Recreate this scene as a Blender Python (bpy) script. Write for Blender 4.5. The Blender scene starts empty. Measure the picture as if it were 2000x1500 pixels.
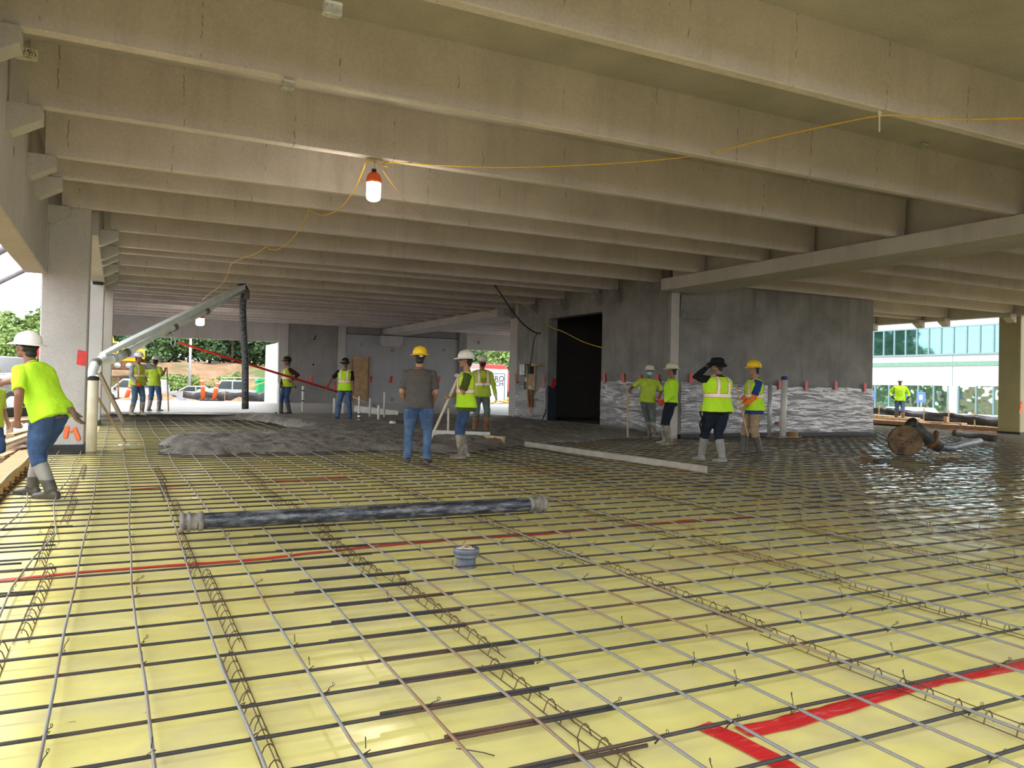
import bpy, bmesh, math, random
import numpy as np
from mathutils import Vector, Matrix, noise as mnoise

random.seed(7)
S = bpy.context.scene
COL = S.collection
PI = math.pi

# ------------------------------------------------------------------ camera, sky, sun, exposure
YAW, PITCH, ROLL = math.radians(25.985), math.radians(1.034), math.radians(1.287)
FPX, CX, CY, CAMH = 1541.5, 982.0, 725.5, 1.22
FWD = Vector((math.sin(YAW)*math.cos(PITCH), math.cos(YAW)*math.cos(PITCH), math.sin(PITCH)))
_r0 = Vector((math.cos(YAW), -math.sin(YAW), 0)); _u0 = _r0.cross(FWD)
RGT = _r0*math.cos(ROLL) + _u0*math.sin(ROLL)
UPV = -_r0*math.sin(ROLL) + _u0*math.cos(ROLL)
CAM = Vector((0, 0, CAMH))
cd = bpy.data.cameras.new('camera'); cam = bpy.data.objects.new('camera', cd); COL.objects.link(cam)
cd.sensor_width = 36.0; cd.lens = FPX/2000*36.0
cd.shift_x = (1000-CX)/2000; cd.shift_y = (CY-750)/2000
cd.clip_start = 0.05; cd.clip_end = 600
cam.matrix_world = Matrix(((RGT.x, UPV.x, -FWD.x, CAM.x), (RGT.y, UPV.y, -FWD.y, CAM.y), (RGT.z, UPV.z, -FWD.z, CAM.z), (0, 0, 0, 1)))
S.camera = cam

W = bpy.data.worlds.new('sky'); S.world = W; W.use_nodes = True
wn = W.node_tree.nodes; wl = W.node_tree.links
for n in list(wn): wn.remove(n)
wo = wn.new('ShaderNodeOutputWorld'); wb = wn.new('ShaderNodeBackground')
tc = wn.new('ShaderNodeTexCoord'); mp = wn.new('ShaderNodeMapping'); mp.inputs['Scale'].default_value = (1, 1, 2.5)
nz = wn.new('ShaderNodeTexNoise'); nz.inputs['Scale'].default_value = 2.2; nz.inputs['Detail'].default_value = 6
cr = wn.new('ShaderNodeValToRGB')
cr.color_ramp.elements[0].position = 0.40; cr.color_ramp.elements[0].color = (0.80, 0.90, 1.0, 1)
cr.color_ramp.elements[1].position = 0.56; cr.color_ramp.elements[1].color = (1.0, 0.98, 0.95, 1)
wl.new(tc.outputs['Generated'], mp.inputs['Vector']); wl.new(mp.outputs['Vector'], nz.inputs['Vector'])
wl.new(nz.outputs['Fac'], cr.inputs['Fac']); wl.new(cr.outputs['Color'], wb.inputs['Color'])
wb.inputs['Strength'].default_value = 3.4
wl.new(wb.outputs['Background'], wo.inputs['Surface'])

sd = bpy.data.lights.new('sun', 'SUN'); sd.energy = 2.4; sd.angle = math.radians(3); sd.color = (1.0, 0.93, 0.82)
sun = bpy.data.objects.new('sun', sd); COL.objects.link(sun)
SUN_FROM = Vector((-0.34, 0.30, 0.90)).normalized()
sun.rotation_euler = SUN_FROM.to_track_quat('Z', 'Y').to_euler(); sun.location = (-20, 10, 40)

S.view_settings.view_transform = 'Standard'; S.view_settings.look = 'None'
S.view_settings.gamma = 1.0; S.view_settings.use_curve_mapping = False
S.view_settings.exposure = 0.25
try:
    S.cycles.max_bounces = 10; S.cycles.diffuse_bounces = 6; S.cycles.glossy_bounces = 4
    S.cycles.transparent_max_bounces = 12; S.cycles.sample_clamp_indirect = 8.0
except Exception:
    pass

# ------------------------------------------------------------------ helpers
def U(u, v, x=None, y=None, z=None):
    """world point on the plane x=, y= or z= seen along the photograph's line of sight (u, v)"""
    d = FWD + RGT*((u-CX)/FPX) - UPV*((v-CY)/FPX)
    if z is not None: t = (z-CAMH)/d.z
    elif y is not None: t = y/d.y
    else: t = x/d.x
    return CAM + d*t

def tag(o, label=None, cat=None, group=None, kind=None):
    if label: o['label'] = label
    if cat: o['category'] = cat
    if group: o['group'] = group
    if kind: o['kind'] = kind
    return o

def empty(name, label=None, cat=None, loc=(0, 0, 0), rz=0.0, group=None, kind=None):
    o = bpy.data.objects.new(name, None); COL.objects.link(o)
    o.empty_display_size = 0.1; o.location = loc; o.rotation_euler = (0, 0, rz)
    return tag(o, label, cat, group, kind)

def link(name, me, parent=None, loc=None, rot=None):
    o = bpy.data.objects.new(name, me); COL.objects.link(o)
    if parent is not None: o.parent = parent
    if loc is not None: o.location = loc
    if rot is not None: o.rotation_euler = rot
    return o

def copy_tree(o, parent=None):
    c = o.copy(); COL.objects.link(c)
    if parent is not None: c.parent = parent
    for ch in list(o.children): copy_tree(ch, c)
    return c

class MB:
    """collects shapes; build() links them as one mesh object"""
    def __init__(s): s.v = []; s.f = []
    def add(s, vs, fs):
        b = len(s.v); s.v += [tuple(p) for p in vs]; s.f += [tuple(i+b for i in f) for f in fs]; return s
    def box(s, a, b, M=None):
        x0, y0, z0 = a; x1, y1, z1 = b
        vs = [Vector(p) for p in ((x0,y0,z0),(x1,y0,z0),(x1,y1,z0),(x0,y1,z0),(x0,y0,z1),(x1,y0,z1),(x1,y1,z1),(x0,y1,z1))]
        if M is not None: vs = [M @ p for p in vs]
        return s.add(vs, [(0,3,2,1),(4,5,6,7),(0,1,5,4),(1,2,6,5),(2,3,7,6),(3,0,4,7)])
    def prism(s, poly, a, b, axis='y', M=None):
        n = len(poly); vs = []
        for t in (a, b):
            for p, q in poly:
                vs.append(Vector((p, t, q)) if axis == 'y' else Vector((t, p, q)) if axis == 'x' else Vector((p, q, t)))
        if M is not None: vs = [M @ p for p in vs]
        return s.add(vs, [tuple(range(n-1, -1, -1)), tuple(range(n, 2*n))] + [(i, (i+1) % n, n+(i+1) % n, n+i) for i in range(n)])
    def loft(s, rings, cap=True):
        n = len(rings[0]); b = len(s.v)
        for r in rings: s.v += [tuple(p) for p in r]
        for k in range(len(rings)-1):
            for i in range(n):
                j = (i+1) % n
                s.f.append((b+k*n+i, b+k*n+j, b+(k+1)*n+j, b+(k+1)*n+i))
        if cap:
            s.f.append(tuple(b+i for i in range(n-1, -1, -1))); s.f.append(tuple(b+(len(rings)-1)*n+i for i in range(n)))
        return s
    def tube(s, pts, r, n=8, round_ends=False, flat=1.0):
        P = [Vector(p) for p in pts]; m = len(P)
        R = list(r) if isinstance(r, (list, tuple)) else [r]*m
        if round_ends:
            d0 = (P[0]-P[1]).normalized(); d1 = (P[-1]-P[-2]).normalized()
            a = [(P[0]+d0*R[0]*k, R[0]*math.sqrt(max(0.02, 1-k*k))) for k in (0.95, 0.7, 0.35)]
            c = [(P[-1]+d1*R[-1]*k, R[-1]*math.sqrt(max(0.02, 1-k*k))) for k in (0.35, 0.7, 0.95)]
            P = [q for q, _ in a]+P+[q for q, _ in c]; R = [q for _, q in a]+R+[q for _, q in c]; m = len(P)
        t0 = (P[1]-P[0]).normalized()
        ref = Vector((0, 0, 1)) if abs(t0.z) < 0.9 else Vector((0, 1, 0))
        rings = []
        for k in range(m):
            t = (P[min(k+1, m-1)]-P[max(k-1, 0)])
            if t.length < 1e-9: t = t0
            t.normalize()
            a = t.cross(ref)
            if a.length < 1e-6: a = t.cross(Vector((1, 0, 0)))
            a.normalize(); b = a.cross(t); ref = b
            rings.append([P[k]+a*(R[k]*math.cos(2*PI*i/n))+b*(R[k]*flat*math.sin(2*PI*i/n)) for i in range(n)])
        return s.loft(rings)
    def lathe(s, prof, n=24, M=None):
        rings = [[Vector((r*math.cos(2*PI*i/n), r*math.sin(2*PI*i/n), z)) for i in range(n)] for r, z in prof]
        if M is not None: rings = [[M @ p for p in q] for q in rings]
        return s.loft(rings)
    def ell(s, c, r, R=None, nu=16, nv=10):
        c = Vector(c); rings = []
        for k in range(1, nv):
            a = PI*k/nv-PI/2
            ring = [Vector((r[0]*math.cos(a)*math.cos(2*PI*i/nu), r[1]*math.cos(a)*math.sin(2*PI*i/nu), r[2]*math.sin(a))) for i in range(nu)]
            rings.append([(R @ p if R is not None else p)+c for p in ring])
        return s.loft(rings)
    def mesh(s, name, mat=None, smooth=False):
        me = bpy.data.meshes.new(name); me.from_pydata(s.v, [], s.f)
        if mat is not None:
            me.materials.append(mat)
        if smooth: me.polygons.foreach_set('use_smooth', [True]*len(me.polygons))
        me.update(); return me
    def build(s, name, mat=None, parent=None, smooth=False, loc=None, bevel=0.0):
        me = s.mesh(name, mat, smooth)
        if bevel > 0:
            bm = bmesh.new(); bm.from_mesh(me)
            bmesh.ops.bevel(bm, geom=[e for e in bm.edges if len(e.link_faces) == 2 and e.calc_face_angle(0) > 0.6], offset=bevel, segments=1, affect='EDGES')
            bm.to_mesh(me); bm.free()
        return link(name, me, parent, loc)

def recalc(o):
    bm = bmesh.new(); bm.from_mesh(o.data); bmesh.ops.recalc_face_normals(bm, faces=bm.faces); bm.to_mesh(o.data); bm.free(); return o

def frame(d, up=(0, 0, 1)):
    """rotation matrix whose Z axis is d"""
    z = Vector(d).normalized(); x = Vector(up).cross(z)
    if x.length < 1e-5: x = Vector((1, 0, 0)).cross(z)
    x.normalize(); y = z.cross(x)
    return Matrix((x, y, z)).transposed()

def grid_mesh(name, X, Y, Z, mat, parent=None, smooth=True, drop=None):
    """X, Y, Z 2-D arrays"""
    h, w = X.shape
    co = np.stack([X, Y, Z], -1).reshape(-1, 3)
    idx = np.arange(h*w).reshape(h, w)
    q = np.stack([idx[:-1, :-1], idx[:-1, 1:], idx[1:, 1:], idx[1:, :-1]], -1).reshape(-1, 4)
    if drop is not None: q = q[~drop.reshape(-1)[q].any(1)]
    me = bpy.data.meshes.new(name); me.vertices.add(len(co)); me.vertices.foreach_set('co', co.ravel())
    me.loops.add(q.size); me.loops.foreach_set('vertex_index', q.ravel().astype(np.int32))
    me.polygons.add(len(q)); me.polygons.foreach_set('loop_start', np.arange(0, q.size, 4, dtype=np.int32))
    me.update(calc_edges=True); me.validate()
    if smooth: me.polygons.foreach_set('use_smooth', [True]*len(me.polygons))
    me.materials.append(mat)
    return link(name, me, parent)

_rng = np.random.RandomState(3)
def vnoise(x, y, seed=0):
    """smooth value noise for arrays"""
    tab = np.random.RandomState(seed).rand(256, 256)
    xi = np.floor(x).astype(int); yi = np.floor(y).astype(int); fx = x-xi; fy = y-yi
    fx = fx*fx*(3-2*fx); fy = fy*fy*(3-2*fy)
    g = lambda a, b: tab[a & 255, b & 255]
    return (g(xi, yi)*(1-fx)+g(xi+1, yi)*fx)*(1-fy)+(g(xi, yi+1)*(1-fx)+g(xi+1, yi+1)*fx)*fy-0.5
def fbm(x, y, seed=0, oct=4):
    t = 0; a = 1.0
    for k in range(oct):
        t = t+a*vnoise(x*2**k+k*17.3, y*2**k+k*5.1, seed+k); a *= 0.5
    return t

# ------------------------------------------------------------------ materials
class NT:
    def __init__(s, name):
        s.m = bpy.data.materials.new(name); s.m.use_nodes = True; s.t = s.m.node_tree
        s.b = s.t.nodes['Principled BSDF']; s.out = s.t.nodes['Material Output']; s._pos = None
    def n(s, t, **kw):
        n = s.t.nodes.new(t)
        for k, v in kw.items(): setattr(n, k, v)
        return n
    def l(s, a, b): s.t.links.new(a, b)
    def pos(s, obj=False, scale=(1, 1, 1)):
        if obj: o = s.n('ShaderNodeTexCoord').outputs['Object']
        else: o = s.n('ShaderNodeNewGeometry').outputs['Position']
        m = s.n('ShaderNodeMapping'); m.inputs['Scale'].default_value = scale; s.l(o, m.inputs['Vector']); return m.outputs['Vector']
    def noise(s, vec, scale, detail=4, rough=0.55):
        n = s.n('ShaderNodeTexNoise'); n.inputs['Scale'].default_value = scale; n.inputs['Detail'].default_value = detail
        n.inputs['Roughness'].default_value = rough; s.l(vec, n.inputs['Vector']); return n.outputs['Fac']
    def ramp(s, fac, p0, p1, c0=(0, 0, 0, 1), c1=(1, 1, 1, 1)):
        n = s.n('ShaderNodeValToRGB'); e = n.color_ramp.elements
        e[0].position = p0; e[0].color = c0; e[1].position = p1; e[1].color = c1; s.l(fac, n.inputs['Fac']); return n.outputs['Color']
    def mix(s, fac, a, b, mode='MIX'):
        n = s.n('ShaderNodeMix', data_type='RGBA', blend_type=mode)
        if isinstance(fac, (int, float)): n.inputs[0].default_value = fac
        else: s.l(fac, n.inputs[0])
        for k, c in ((6, a), (7, b)):
            if isinstance(c, tuple): n.inputs[k].default_value = (c[0], c[1], c[2], 1)
            else: s.l(c, n.inputs[k])
        return n.outputs[2]
    def math(s, op, a, b=0.0):
        n = s.n('ShaderNodeMath', operation=op)
        for k, c in ((0, a), (1, b)):
            if isinstance(c, (int, float)): n.inputs[k].default_value = c
            else: s.l(c, n.inputs[k])
        return n.outputs[0]
    def bump(s, h, strength=0.3, dist=0.01, prev=None):
        n = s.n('ShaderNodeBump'); n.inputs['Strength'].default_value = strength; n.inputs['Distance'].default_value = dist
        s.l(h, n.inputs['Height'])
        if prev is not None: s.l(prev, n.inputs['Normal'])
        return n.outputs['Normal']
    def done(s, color=None, rough=0.6, metal=0.0, normal=None, spec=0.5):
        if color is not None:
            if isinstance(color, tuple): s.b.inputs['Base Color'].default_value = (*color[:3], 1)
            else: s.l(color, s.b.inputs['Base Color'])
        if isinstance(rough, (int, float)): s.b.inputs['Roughness'].default_value = rough
        else: s.l(rough, s.b.inputs['Roughness'])
        s.b.inputs['Metallic'].default_value = metal; s.b.inputs['Specular IOR Level'].default_value = spec
        if normal is not None: s.l(normal, s.b.inputs['Normal'])
        return s.m

def plain(name, c, rough=0.6, metal=0.0, var=0.15, scale=14.0, bump=0.0, spec=0.5, obj=True, bdist=0.004):
    t = NT(name); p = t.pos(obj)
    f = t.noise(p, scale, 4)
    lo = tuple(x*(1-var) for x in c); hi = tuple(min(1, x*(1+var)) for x in c)
    col = t.mix(t.ramp(f, 0.3, 0.7), lo, hi)
    nm = t.bump(t.noise(p, scale*3, 3), bump, bdist) if bump > 0 else None
    return t.done(col, rough, metal, nm, spec)

def concrete(name, c, dark=0.62, lines=False, axis='x', streak=0.5, rough=0.75, pits=True, scale=1.0):
    """cast concrete: cloudy tone, drip streaks, air holes, optional form-joint lines"""
    t = NT(name); p = t.pos(False)
    cl = t.noise(p, 0.9*scale, 6, 0.6)
    lo = tuple(x*dark for x in c)
    col = t.mix(t.ramp(cl, 0.32, 0.66), lo, c)
    sc = (5.0, 5.0, 0.35)
    st = t.noise(t.pos(False, sc), 1.0, 5, 0.6)
    col = t.mix(t.math('MULTIPLY', t.ramp(st, 0.52, 0.74), streak), col, tuple(x*0.55 for x in c))
    fine = t.noise(p, 34.0, 3)
    col = t.mix(0.08, col, t.ramp(fine, 0.3, 0.7), 'OVERLAY')
    h = fine
    if pits:
        vo = t.n('ShaderNodeTexVoronoi'); vo.inputs['Scale'].default_value = 9.0; t.l(p, vo.inputs['Vector'])
        pk = t.math('MULTIPLY', t.ramp(vo.outputs['Distance'], 0.05, 0.10, (1, 1, 1, 1), (0, 0, 0, 1)), t.ramp(t.noise(p, 2.0, 2), 0.5, 0.6))
        col = t.mix(t.math('MULTIPLY', pk, 0.55), col, tuple(x*0.28 for x in c))
    if lines:
        sp = t.n('ShaderNodeSeparateXYZ'); t.l(t.pos(False), sp.inputs[0])
        a = sp.outputs[0] if axis == 'x' else sp.outputs[1]
        a = t.math('ADD', a, t.math('MULTIPLY', t.noise(t.pos(False, (0.4, 0.5, 3.0)), 2.0, 2), 0.07))
        fr = t.math('FRACT', t.math('MULTIPLY', a, 0.86))
        ln = t.ramp(t.math('ABSOLUTE', t.math('SUBTRACT', fr, 0.5)), 0.002, 0.008, (1, 1, 1, 1), (0, 0, 0, 1))
        ln = t.math('MULTIPLY', ln, t.ramp(t.noise(t.pos(False, (0.6, 1.3, 5.0)), 1.6, 3), 0.50, 0.60))
        col = t.mix(t.math('MULTIPLY', ln, 0.75), col, tuple(x*0.2 for x in c))
    nm = t.bump(h, 0.25, 0.004)
    return t.done(col, rough, 0, nm, 0.3)

# ------------------------------------------------------------------ structure
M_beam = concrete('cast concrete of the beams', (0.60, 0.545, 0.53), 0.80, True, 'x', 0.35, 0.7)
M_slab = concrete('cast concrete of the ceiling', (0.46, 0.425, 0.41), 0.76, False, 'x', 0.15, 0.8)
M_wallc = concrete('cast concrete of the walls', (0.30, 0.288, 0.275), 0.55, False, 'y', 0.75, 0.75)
M_span = concrete('cast concrete of the spandrels', (0.50, 0.475, 0.45), 0.8, False, 'y', 0.35, 0.7, False)
M_colm = concrete('cast concrete of the columns', (0.50, 0.485, 0.48), 0.8, False, 'y', 0.2, 0.65, False)
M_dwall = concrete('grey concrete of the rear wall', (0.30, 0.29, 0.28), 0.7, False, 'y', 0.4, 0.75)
M_fin = concrete('finished concrete floor', (0.62, 0.61, 0.60), 0.8, False, 'y', 0.0, 0.32, False, 0.6)
M_dark = plain('black bearing pad', (0.02, 0.02, 0.02), 0.8)
M_black = plain('black rubber', (0.02, 0.021, 0.024), 0.55, 0, 0.3)
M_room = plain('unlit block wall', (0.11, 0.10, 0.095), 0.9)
M_ply = plain('plywood', (0.42, 0.27, 0.13), 0.7, 0, 0.25, 5)
M_lumber = plain('sawn lumber', (0.42, 0.29, 0.16), 0.7, 0, 0.2, 6)
M_red = plain('red tape', (0.62, 0.025, 0.02), 0.35, 0, 0.25, 12)

ZB, ZS = 3.87, 4.5                                    # underside of the stems, underside of the deck
YW = 37.4                                             # rear wall
DECK0 = 0.4
def structure(o): o['kind'] = 'structure'; return o

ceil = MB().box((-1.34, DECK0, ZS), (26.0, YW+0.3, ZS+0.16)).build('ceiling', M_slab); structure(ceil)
YL = [1.2, 3.2, 5.14, 7.12, 9.1, 11.03, 12.19, 14.15, 16.0, 17.9, 18.82, 20.74, 22.6, 24.2, 25.35, 26.73, 27.57, 29.4, 31.08, 32.5, 33.9, 35.4, 36.9]
YR = [1.0, 3.0, 5.0, 6.95, 8.95, 10.88, 12.02, 13.9, 15.45, 17.65, 18.6, 20.5, 22.4, 24.2, 25.3, 26.9, 28.6, 30.4, 32.0, 33.8, 35.4, 36.9]
def beam(y, x0, x1):
    poly = [(y-0.115, ZB+0.012), (y-0.103, ZB), (y-0.012, ZB), (y, ZB+0.012), (y+0.03, ZS+0.001), (y-0.145, ZS+0.001)]
    return MB().prism(poly, x0, x1, 'x').build('beam', M_beam, ceil)
def stem_end(y, x):                                   # dapped dark end of a stem where it bears
    pass
for y in YL:
    a = -0.86 if y < 15 else (-0.2 if y < 25 else -0.6)
    b = 11.86 if (y < 15 or y > 24.3) else (11.86 if y < 15.7 else 12.08)
    beam(y, a, b)
for y in YR:
    beam(y, 19.5 if 15.6 < y < 24.1 else 12.62, 25.38)
pads = [(y, 11.78) for y in YL if y < 15]

# centre ledger beam (inverted tee): ledge, web, soffit; one length each side of the core wall
def ledger(y0, y1):
    poly = [(11.64, 3.58), (12.74, 3.58), (12.76, 3.60), (12.76, 3.855), (12.5, 3.86), (12.5, ZS-0.001), (11.96, ZS-0.001), (11.96, 3.86), (11.62, 3.855), (11.62, 3.60)]
    return structure(MB().prism(poly, y0, y1, 'y').build('ledger_beam', M_span))
ledger(DECK0, 15.3); ledger(24.35, YW)
# spandrels and their corbels
def corbel(parent, xw, sgn, y, z0=3.855, reach=0.30, h=0.13, hb=0.28, w=0.26, m=None):
    poly = [(xw-sgn*0.02, z0), (xw+sgn*reach, z0), (xw+sgn*reach, z0-h), (xw+sgn*0.04, z0-hb), (xw-sgn*0.02, z0-hb)]
    o = MB().prism(poly, y-0.06-w/2, y-0.06+w/2, 'y').build('corbel', m or M_span, parent); recalc(o)
    p = MB().box((min(xw, xw+sgn*reach)+0.02, y-0.12, z0), (max(xw, xw+sgn*reach)-0.02, y, z0+0.013)).build('bearing_pad', M_dark, parent)
    return o
w1 = structure(MB().box((-1.34, DECK0, 2.8), (-1.04, 14.16, 5.2)).build('wall_left', M_span, bevel=0.015))
MB().box((-1.05, 13.93, 2.802), (-1.028, 14.155, 3.56)).build('end_rib', M_span, w1)
for y in YL[:8]: corbel(w1, -1.04, 1, y)
for zz, yy in ((4.05, 7.9), (3.55, 9.6)):
    MB().lathe([(0.055, 0), (0.05, 0.004)], 16, Matrix.Translation((-1.04, yy, zz)) @ Matrix.Rotation(PI/2, 4, 'Y')).build('patch', M_dwall, w1)
w2 = structure(MB().box((-0.66, 14.84, 3.58), (-0.36, 25.0, 5.2)).build('wall_left', M_span, bevel=0.012))
for y in YL[8:14]: corbel(w2, -0.36, 1, y, w=0.24)
w3 = structure(MB().box((-1.34, 25.05, 2.8), (-1.04, YW, 5.2)).build('wall_left', M_span))
for y in YL[14:]: corbel(w3, -1.04, 1, y, reach=0.5)
wr = structure(MB().box((25.4, DECK0, 3.80), (25.7, YW, 5.2)).build('wall_right', M_span))
for y in YR: corbel(wr, 25.4, -1, y, reach=0.28)
structure(MB().box((-1.34, YW, 5.0), (26.0, YW+0.3, 5.2)).build('trim_1', M_span))
structure(MB().box((-1.34, DECK0-0.3, 4.2), (12.0, DECK0, 5.2)).build('unseen_wall_front', M_span))
structure(MB().box((12.0, -14.0, ZS), (26.0, DECK0, ZS+0.16)).build('ceiling', M_slab))     # slab added out of view to darken the right bay
structure(MB().box((12.0, -14.3, 2.8), (26.0, -14.0, 5.2)).build('unseen_wall_front', M_span)); structure(MB().box((25.4, -14.0, 2.8), (25.7, DECK0, 5.2)).build('wall_right', M_span))  # unseen walls added around that slab, keeping light off the right bay
structure(MB().box((11.8, -14.0, 3.3), (12.1, DECK0-0.3, 5.2)).build('unseen_wall_front', M_span))  # another added wall out of view, screening the right bay

def column(a, b, m=M_colm, base=True, zb=0.0):
    c = structure(MB().box(a, b).build('column', m, bevel=0.018))
    if base: MB().box((a[0]-0.012, a[1]-0.012, zb), (b[0]+0.012, b[1]+0.012, zb+0.14)).build('base_wrap', M_black, c)
    return c
colA = column((-1.11, 14.17, 0), (-0.45, 14.83, 5.2))
MB().box((-0.86, 14.158, 3.69), (-0.62, 14.168, 3.80)).build('patch', M_span, colA)
column((-1.02, 22.0, 0), (-0.36, 22.66, 3.5)); MB_pad = MB().box((-0.62, 22.05, 3.5), (-0.4, 22.6, 3.58)).build('bearing_pad', M_dark, w2)
column((-0.78, 24.3, 0), (-0.16, 24.9, 4.49), M_span)
column((-1.1, 36.7, 0), (-0.42, YW, 5.2), M_span)
colR = column((25.55, 15.2, 0.0), (26.25, 15.9, 5.2), concrete('warm column concrete', (0.40, 0.36, 0.24), 0.85, False, 'y', 0.2, 0.7, False), zb=-0.02)
column((25.5, 29.5, 0), (26.2, 30.2, 5.2)); column((25.5, DECK0, -0.4), (26.2, DECK0+0.65, 5.2), base=False); column((-1.3, DECK0, -0.4), (-0.7, DECK0+0.65, 2.8), base=False); column((11.85, DECK0, -0.4), (12.5, DECK0+0.65, 3.58), base=False)

# core walls in the middle, with the dark doorway
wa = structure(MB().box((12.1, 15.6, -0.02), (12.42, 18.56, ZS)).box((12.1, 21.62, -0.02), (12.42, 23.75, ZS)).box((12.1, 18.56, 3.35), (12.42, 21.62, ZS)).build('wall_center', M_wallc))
MB().box((12.12, 23.762, -0.02), (12.6, 24.35, ZS)).build('pilaster', M_span, wa)
for y in YL[9:14]: corbel(wa, 12.1, -1, y-0.06, reach=0.24, hb=0.33, h=0.15, w=0.22, m=M_wallc)
for y in (16.4, 18.1, 22.4):
    MB().box((12.094, y, 0.1), (12.101, y+0.01, 4.4)).build('joint', M_dwall, wa)
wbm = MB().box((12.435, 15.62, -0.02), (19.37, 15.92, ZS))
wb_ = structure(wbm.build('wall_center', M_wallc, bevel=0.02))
MB().box((12.16, 15.585, -0.02), (12.41, 15.6, ZS-0.66)).build('pilaster', M_span, wa)
MB().prism([(12.45, 3.56), (13.5, 3.56), (13.42, 3.12), (13.3, 2.98), (12.42, 2.98)], 15.56, 15.63, 'y').build('haunch', M_wallc, wb_)
MB().prism([(12.5, 3.18), (13.4, 3.18), (13.3, 2.99), (12.44, 2.99)], 15.535, 15.565, 'y').build('haunch_lip', M_wallc, wb_)
for u, v in ((1400, 594), (1494, 608), (1554, 620), (1651, 618)):
    p = U(u, v, y=15.62)
    MB().lathe([(0.065, 0), (0.065, 0.006), (0.05, 0.008)], 18, Matrix.Translation(p) @ Matrix.Rotation(PI/2, 4, 'X')).build('tie_hole', M_dwall, wb_)
MB().box((14.9, 15.608, 3.45), (15.25, 15.621, 3.85)).build('patch', M_dwall, wb_)
MB().box((12.45, 15.50, -0.02), (19.41, 15.618, 0.12)).build('base_strip', M_black, wb_)
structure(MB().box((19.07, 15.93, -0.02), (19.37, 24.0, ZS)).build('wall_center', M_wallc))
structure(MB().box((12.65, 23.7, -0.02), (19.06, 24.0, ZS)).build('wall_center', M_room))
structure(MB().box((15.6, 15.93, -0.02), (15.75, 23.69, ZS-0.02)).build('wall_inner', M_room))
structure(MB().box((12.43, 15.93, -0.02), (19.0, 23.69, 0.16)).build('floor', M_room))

# rear wall: everything on the plane y = YW
def R_(u, v): return U(u, v, y=YW)
def rear(name, u0, v0, u1, v1, m, parent=None, dy=0.0, th=0.28, z0=None, z1=None):
    a, b = R_(u0, v0), R_(u1, v1)
    o = MB().box((a.x, YW+dy, b.z if z0 is None else z0), (b.x, YW+dy+th, a.z if z1 is None else z1)).build(name, m, parent)
    if parent is None: structure(o)
    return o
sp = rear('wall_rear', 203, 600, 546, 668, M_span, z1=4.49, dy=0.02)
for u, v in ((230, 637), (345, 641), (418, 645), (519, 650)):
    MB().lathe([(0.10, 0), (0.10, 0.01), (0.075, 0.014), (0.07, 0.002)], 20, Matrix.Translation(R_(u, v)+Vector((0, 0.02, 0))) @ Matrix.Rotation(PI/2, 4, 'X')).build('tie_hole', M_colm, sp)
colp = rear('wall_rear', 546, 600, 559, 784, M_span, z0=0.0, z1=4.49, dy=-0.1)
wing = structure(MB().box((R_(546, 700).x, YW+0.2, -0.2), (R_(558, 700).x, YW+3.9, 3.0)).build('wall_rear', plain('white painted panel', (0.5, 0.5, 0.5), 0.6)))
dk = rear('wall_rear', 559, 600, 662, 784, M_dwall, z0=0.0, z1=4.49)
for u, v in ((616, 657), (614, 662), (612, 712), (577, 756)):
    MB().lathe([(0.05, 0), (0.05, 0.008)], 14, Matrix.Translation(R_(u, v)) @ Matrix.Rotation(PI/2, 4, 'X')).build('tie_hole', M_dark, dk)
rear('wall_rear', 662, 600, 672, 784, M_span, z0=0.0, z1=4.49, dy=-0.08)
M_mid = concrete('blue-grey rear wall concrete', (0.38, 0.385, 0.39), 0.85, False, 'y', 0.15, 0.7, False)
md = rear('wall_rear', 672, 652, 897, 784, M_mid, z0=0.0, dy=0.0)
mz = R_(672, 652).z
structure(MB().box((R_(672, 652).x, YW+0.03, mz+0.03), (R_(897, 652).x, YW+0.3, 4.49)).build('wall_rear', M_dwall))
MB().box((R_(672, 652).x, YW-0.03, mz), (R_(897, 652).x, YW+0.05, mz+0.028)).build('pipe', M_dark, md)
hb = R_(741, 655); hc = R_(782, 676)
MB().box((hb.x, YW-0.35, hc.z+0.1), (hc.x, YW, hb.z-0.02)).prism([(hb.x, hc.z+0.1), (hc.x, hc.z+0.1), (hc.x-0.1, hc.z-0.06), (hb.x+0.1, hc.z-0.06)], YW-0.3, YW, 'y').build('haunch', M_colm, md)  # haunch in paler concrete: the light on its face is put into the colour
for u, v in ((706, 673), (767, 685), (867, 684), (766, 780)):
    MB().lathe([(0.10, 0), (0.10, 0.01), (0.07, 0.012)], 18, Matrix.Translation(R_(u, v)) @ Matrix.Rotation(PI/2, 4, 'X')).build('tie_hole', M_dwall, md)
dr = structure(MB().box(tuple(R_(687, 784)-Vector((0, 0.06, 0))), tuple(R_(719, 701)+Vector((0, 0.01, 0)))).build('door_1', M_ply))
for a, b in (((682, 784), (686.5, 697)), ((719.5, 784), (723, 697))):
    p, q = R_(*a), R_(*b); MB().box((p.x, YW-0.1, p.z), (q.x, YW-0.005, q.z)).build('frame', M_lumber, dr)
p, q = R_(686.6, 701), R_(719.4, 697); MB().box((p.x, YW-0.1, p.z), (q.x, YW-0.005, q.z)).build('frame', M_lumber, dr)
rear('wall_rear', 897, 600, 907, 784, M_dwall, z0=0.0, z1=4.49, dy=-0.15)
sp2 = rear('wall_rear', 907, 600, 1100, 691, M_span, z1=4.49, dy=0.02)
MB().lathe([(0.09, 0), (0.09, 0.01)], 18, Matrix.Translation(R_(935, 669)+Vector((0, 0.02, 0))) @ Matrix.Rotation(PI/2, 4, 'X')).build('tie_hole', M_dwall, sp2)
structure(MB().box((23.0, YW, 0), (26.0, YW+0.28, 4.49)).build('wall_rear', M_dwall))

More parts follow.
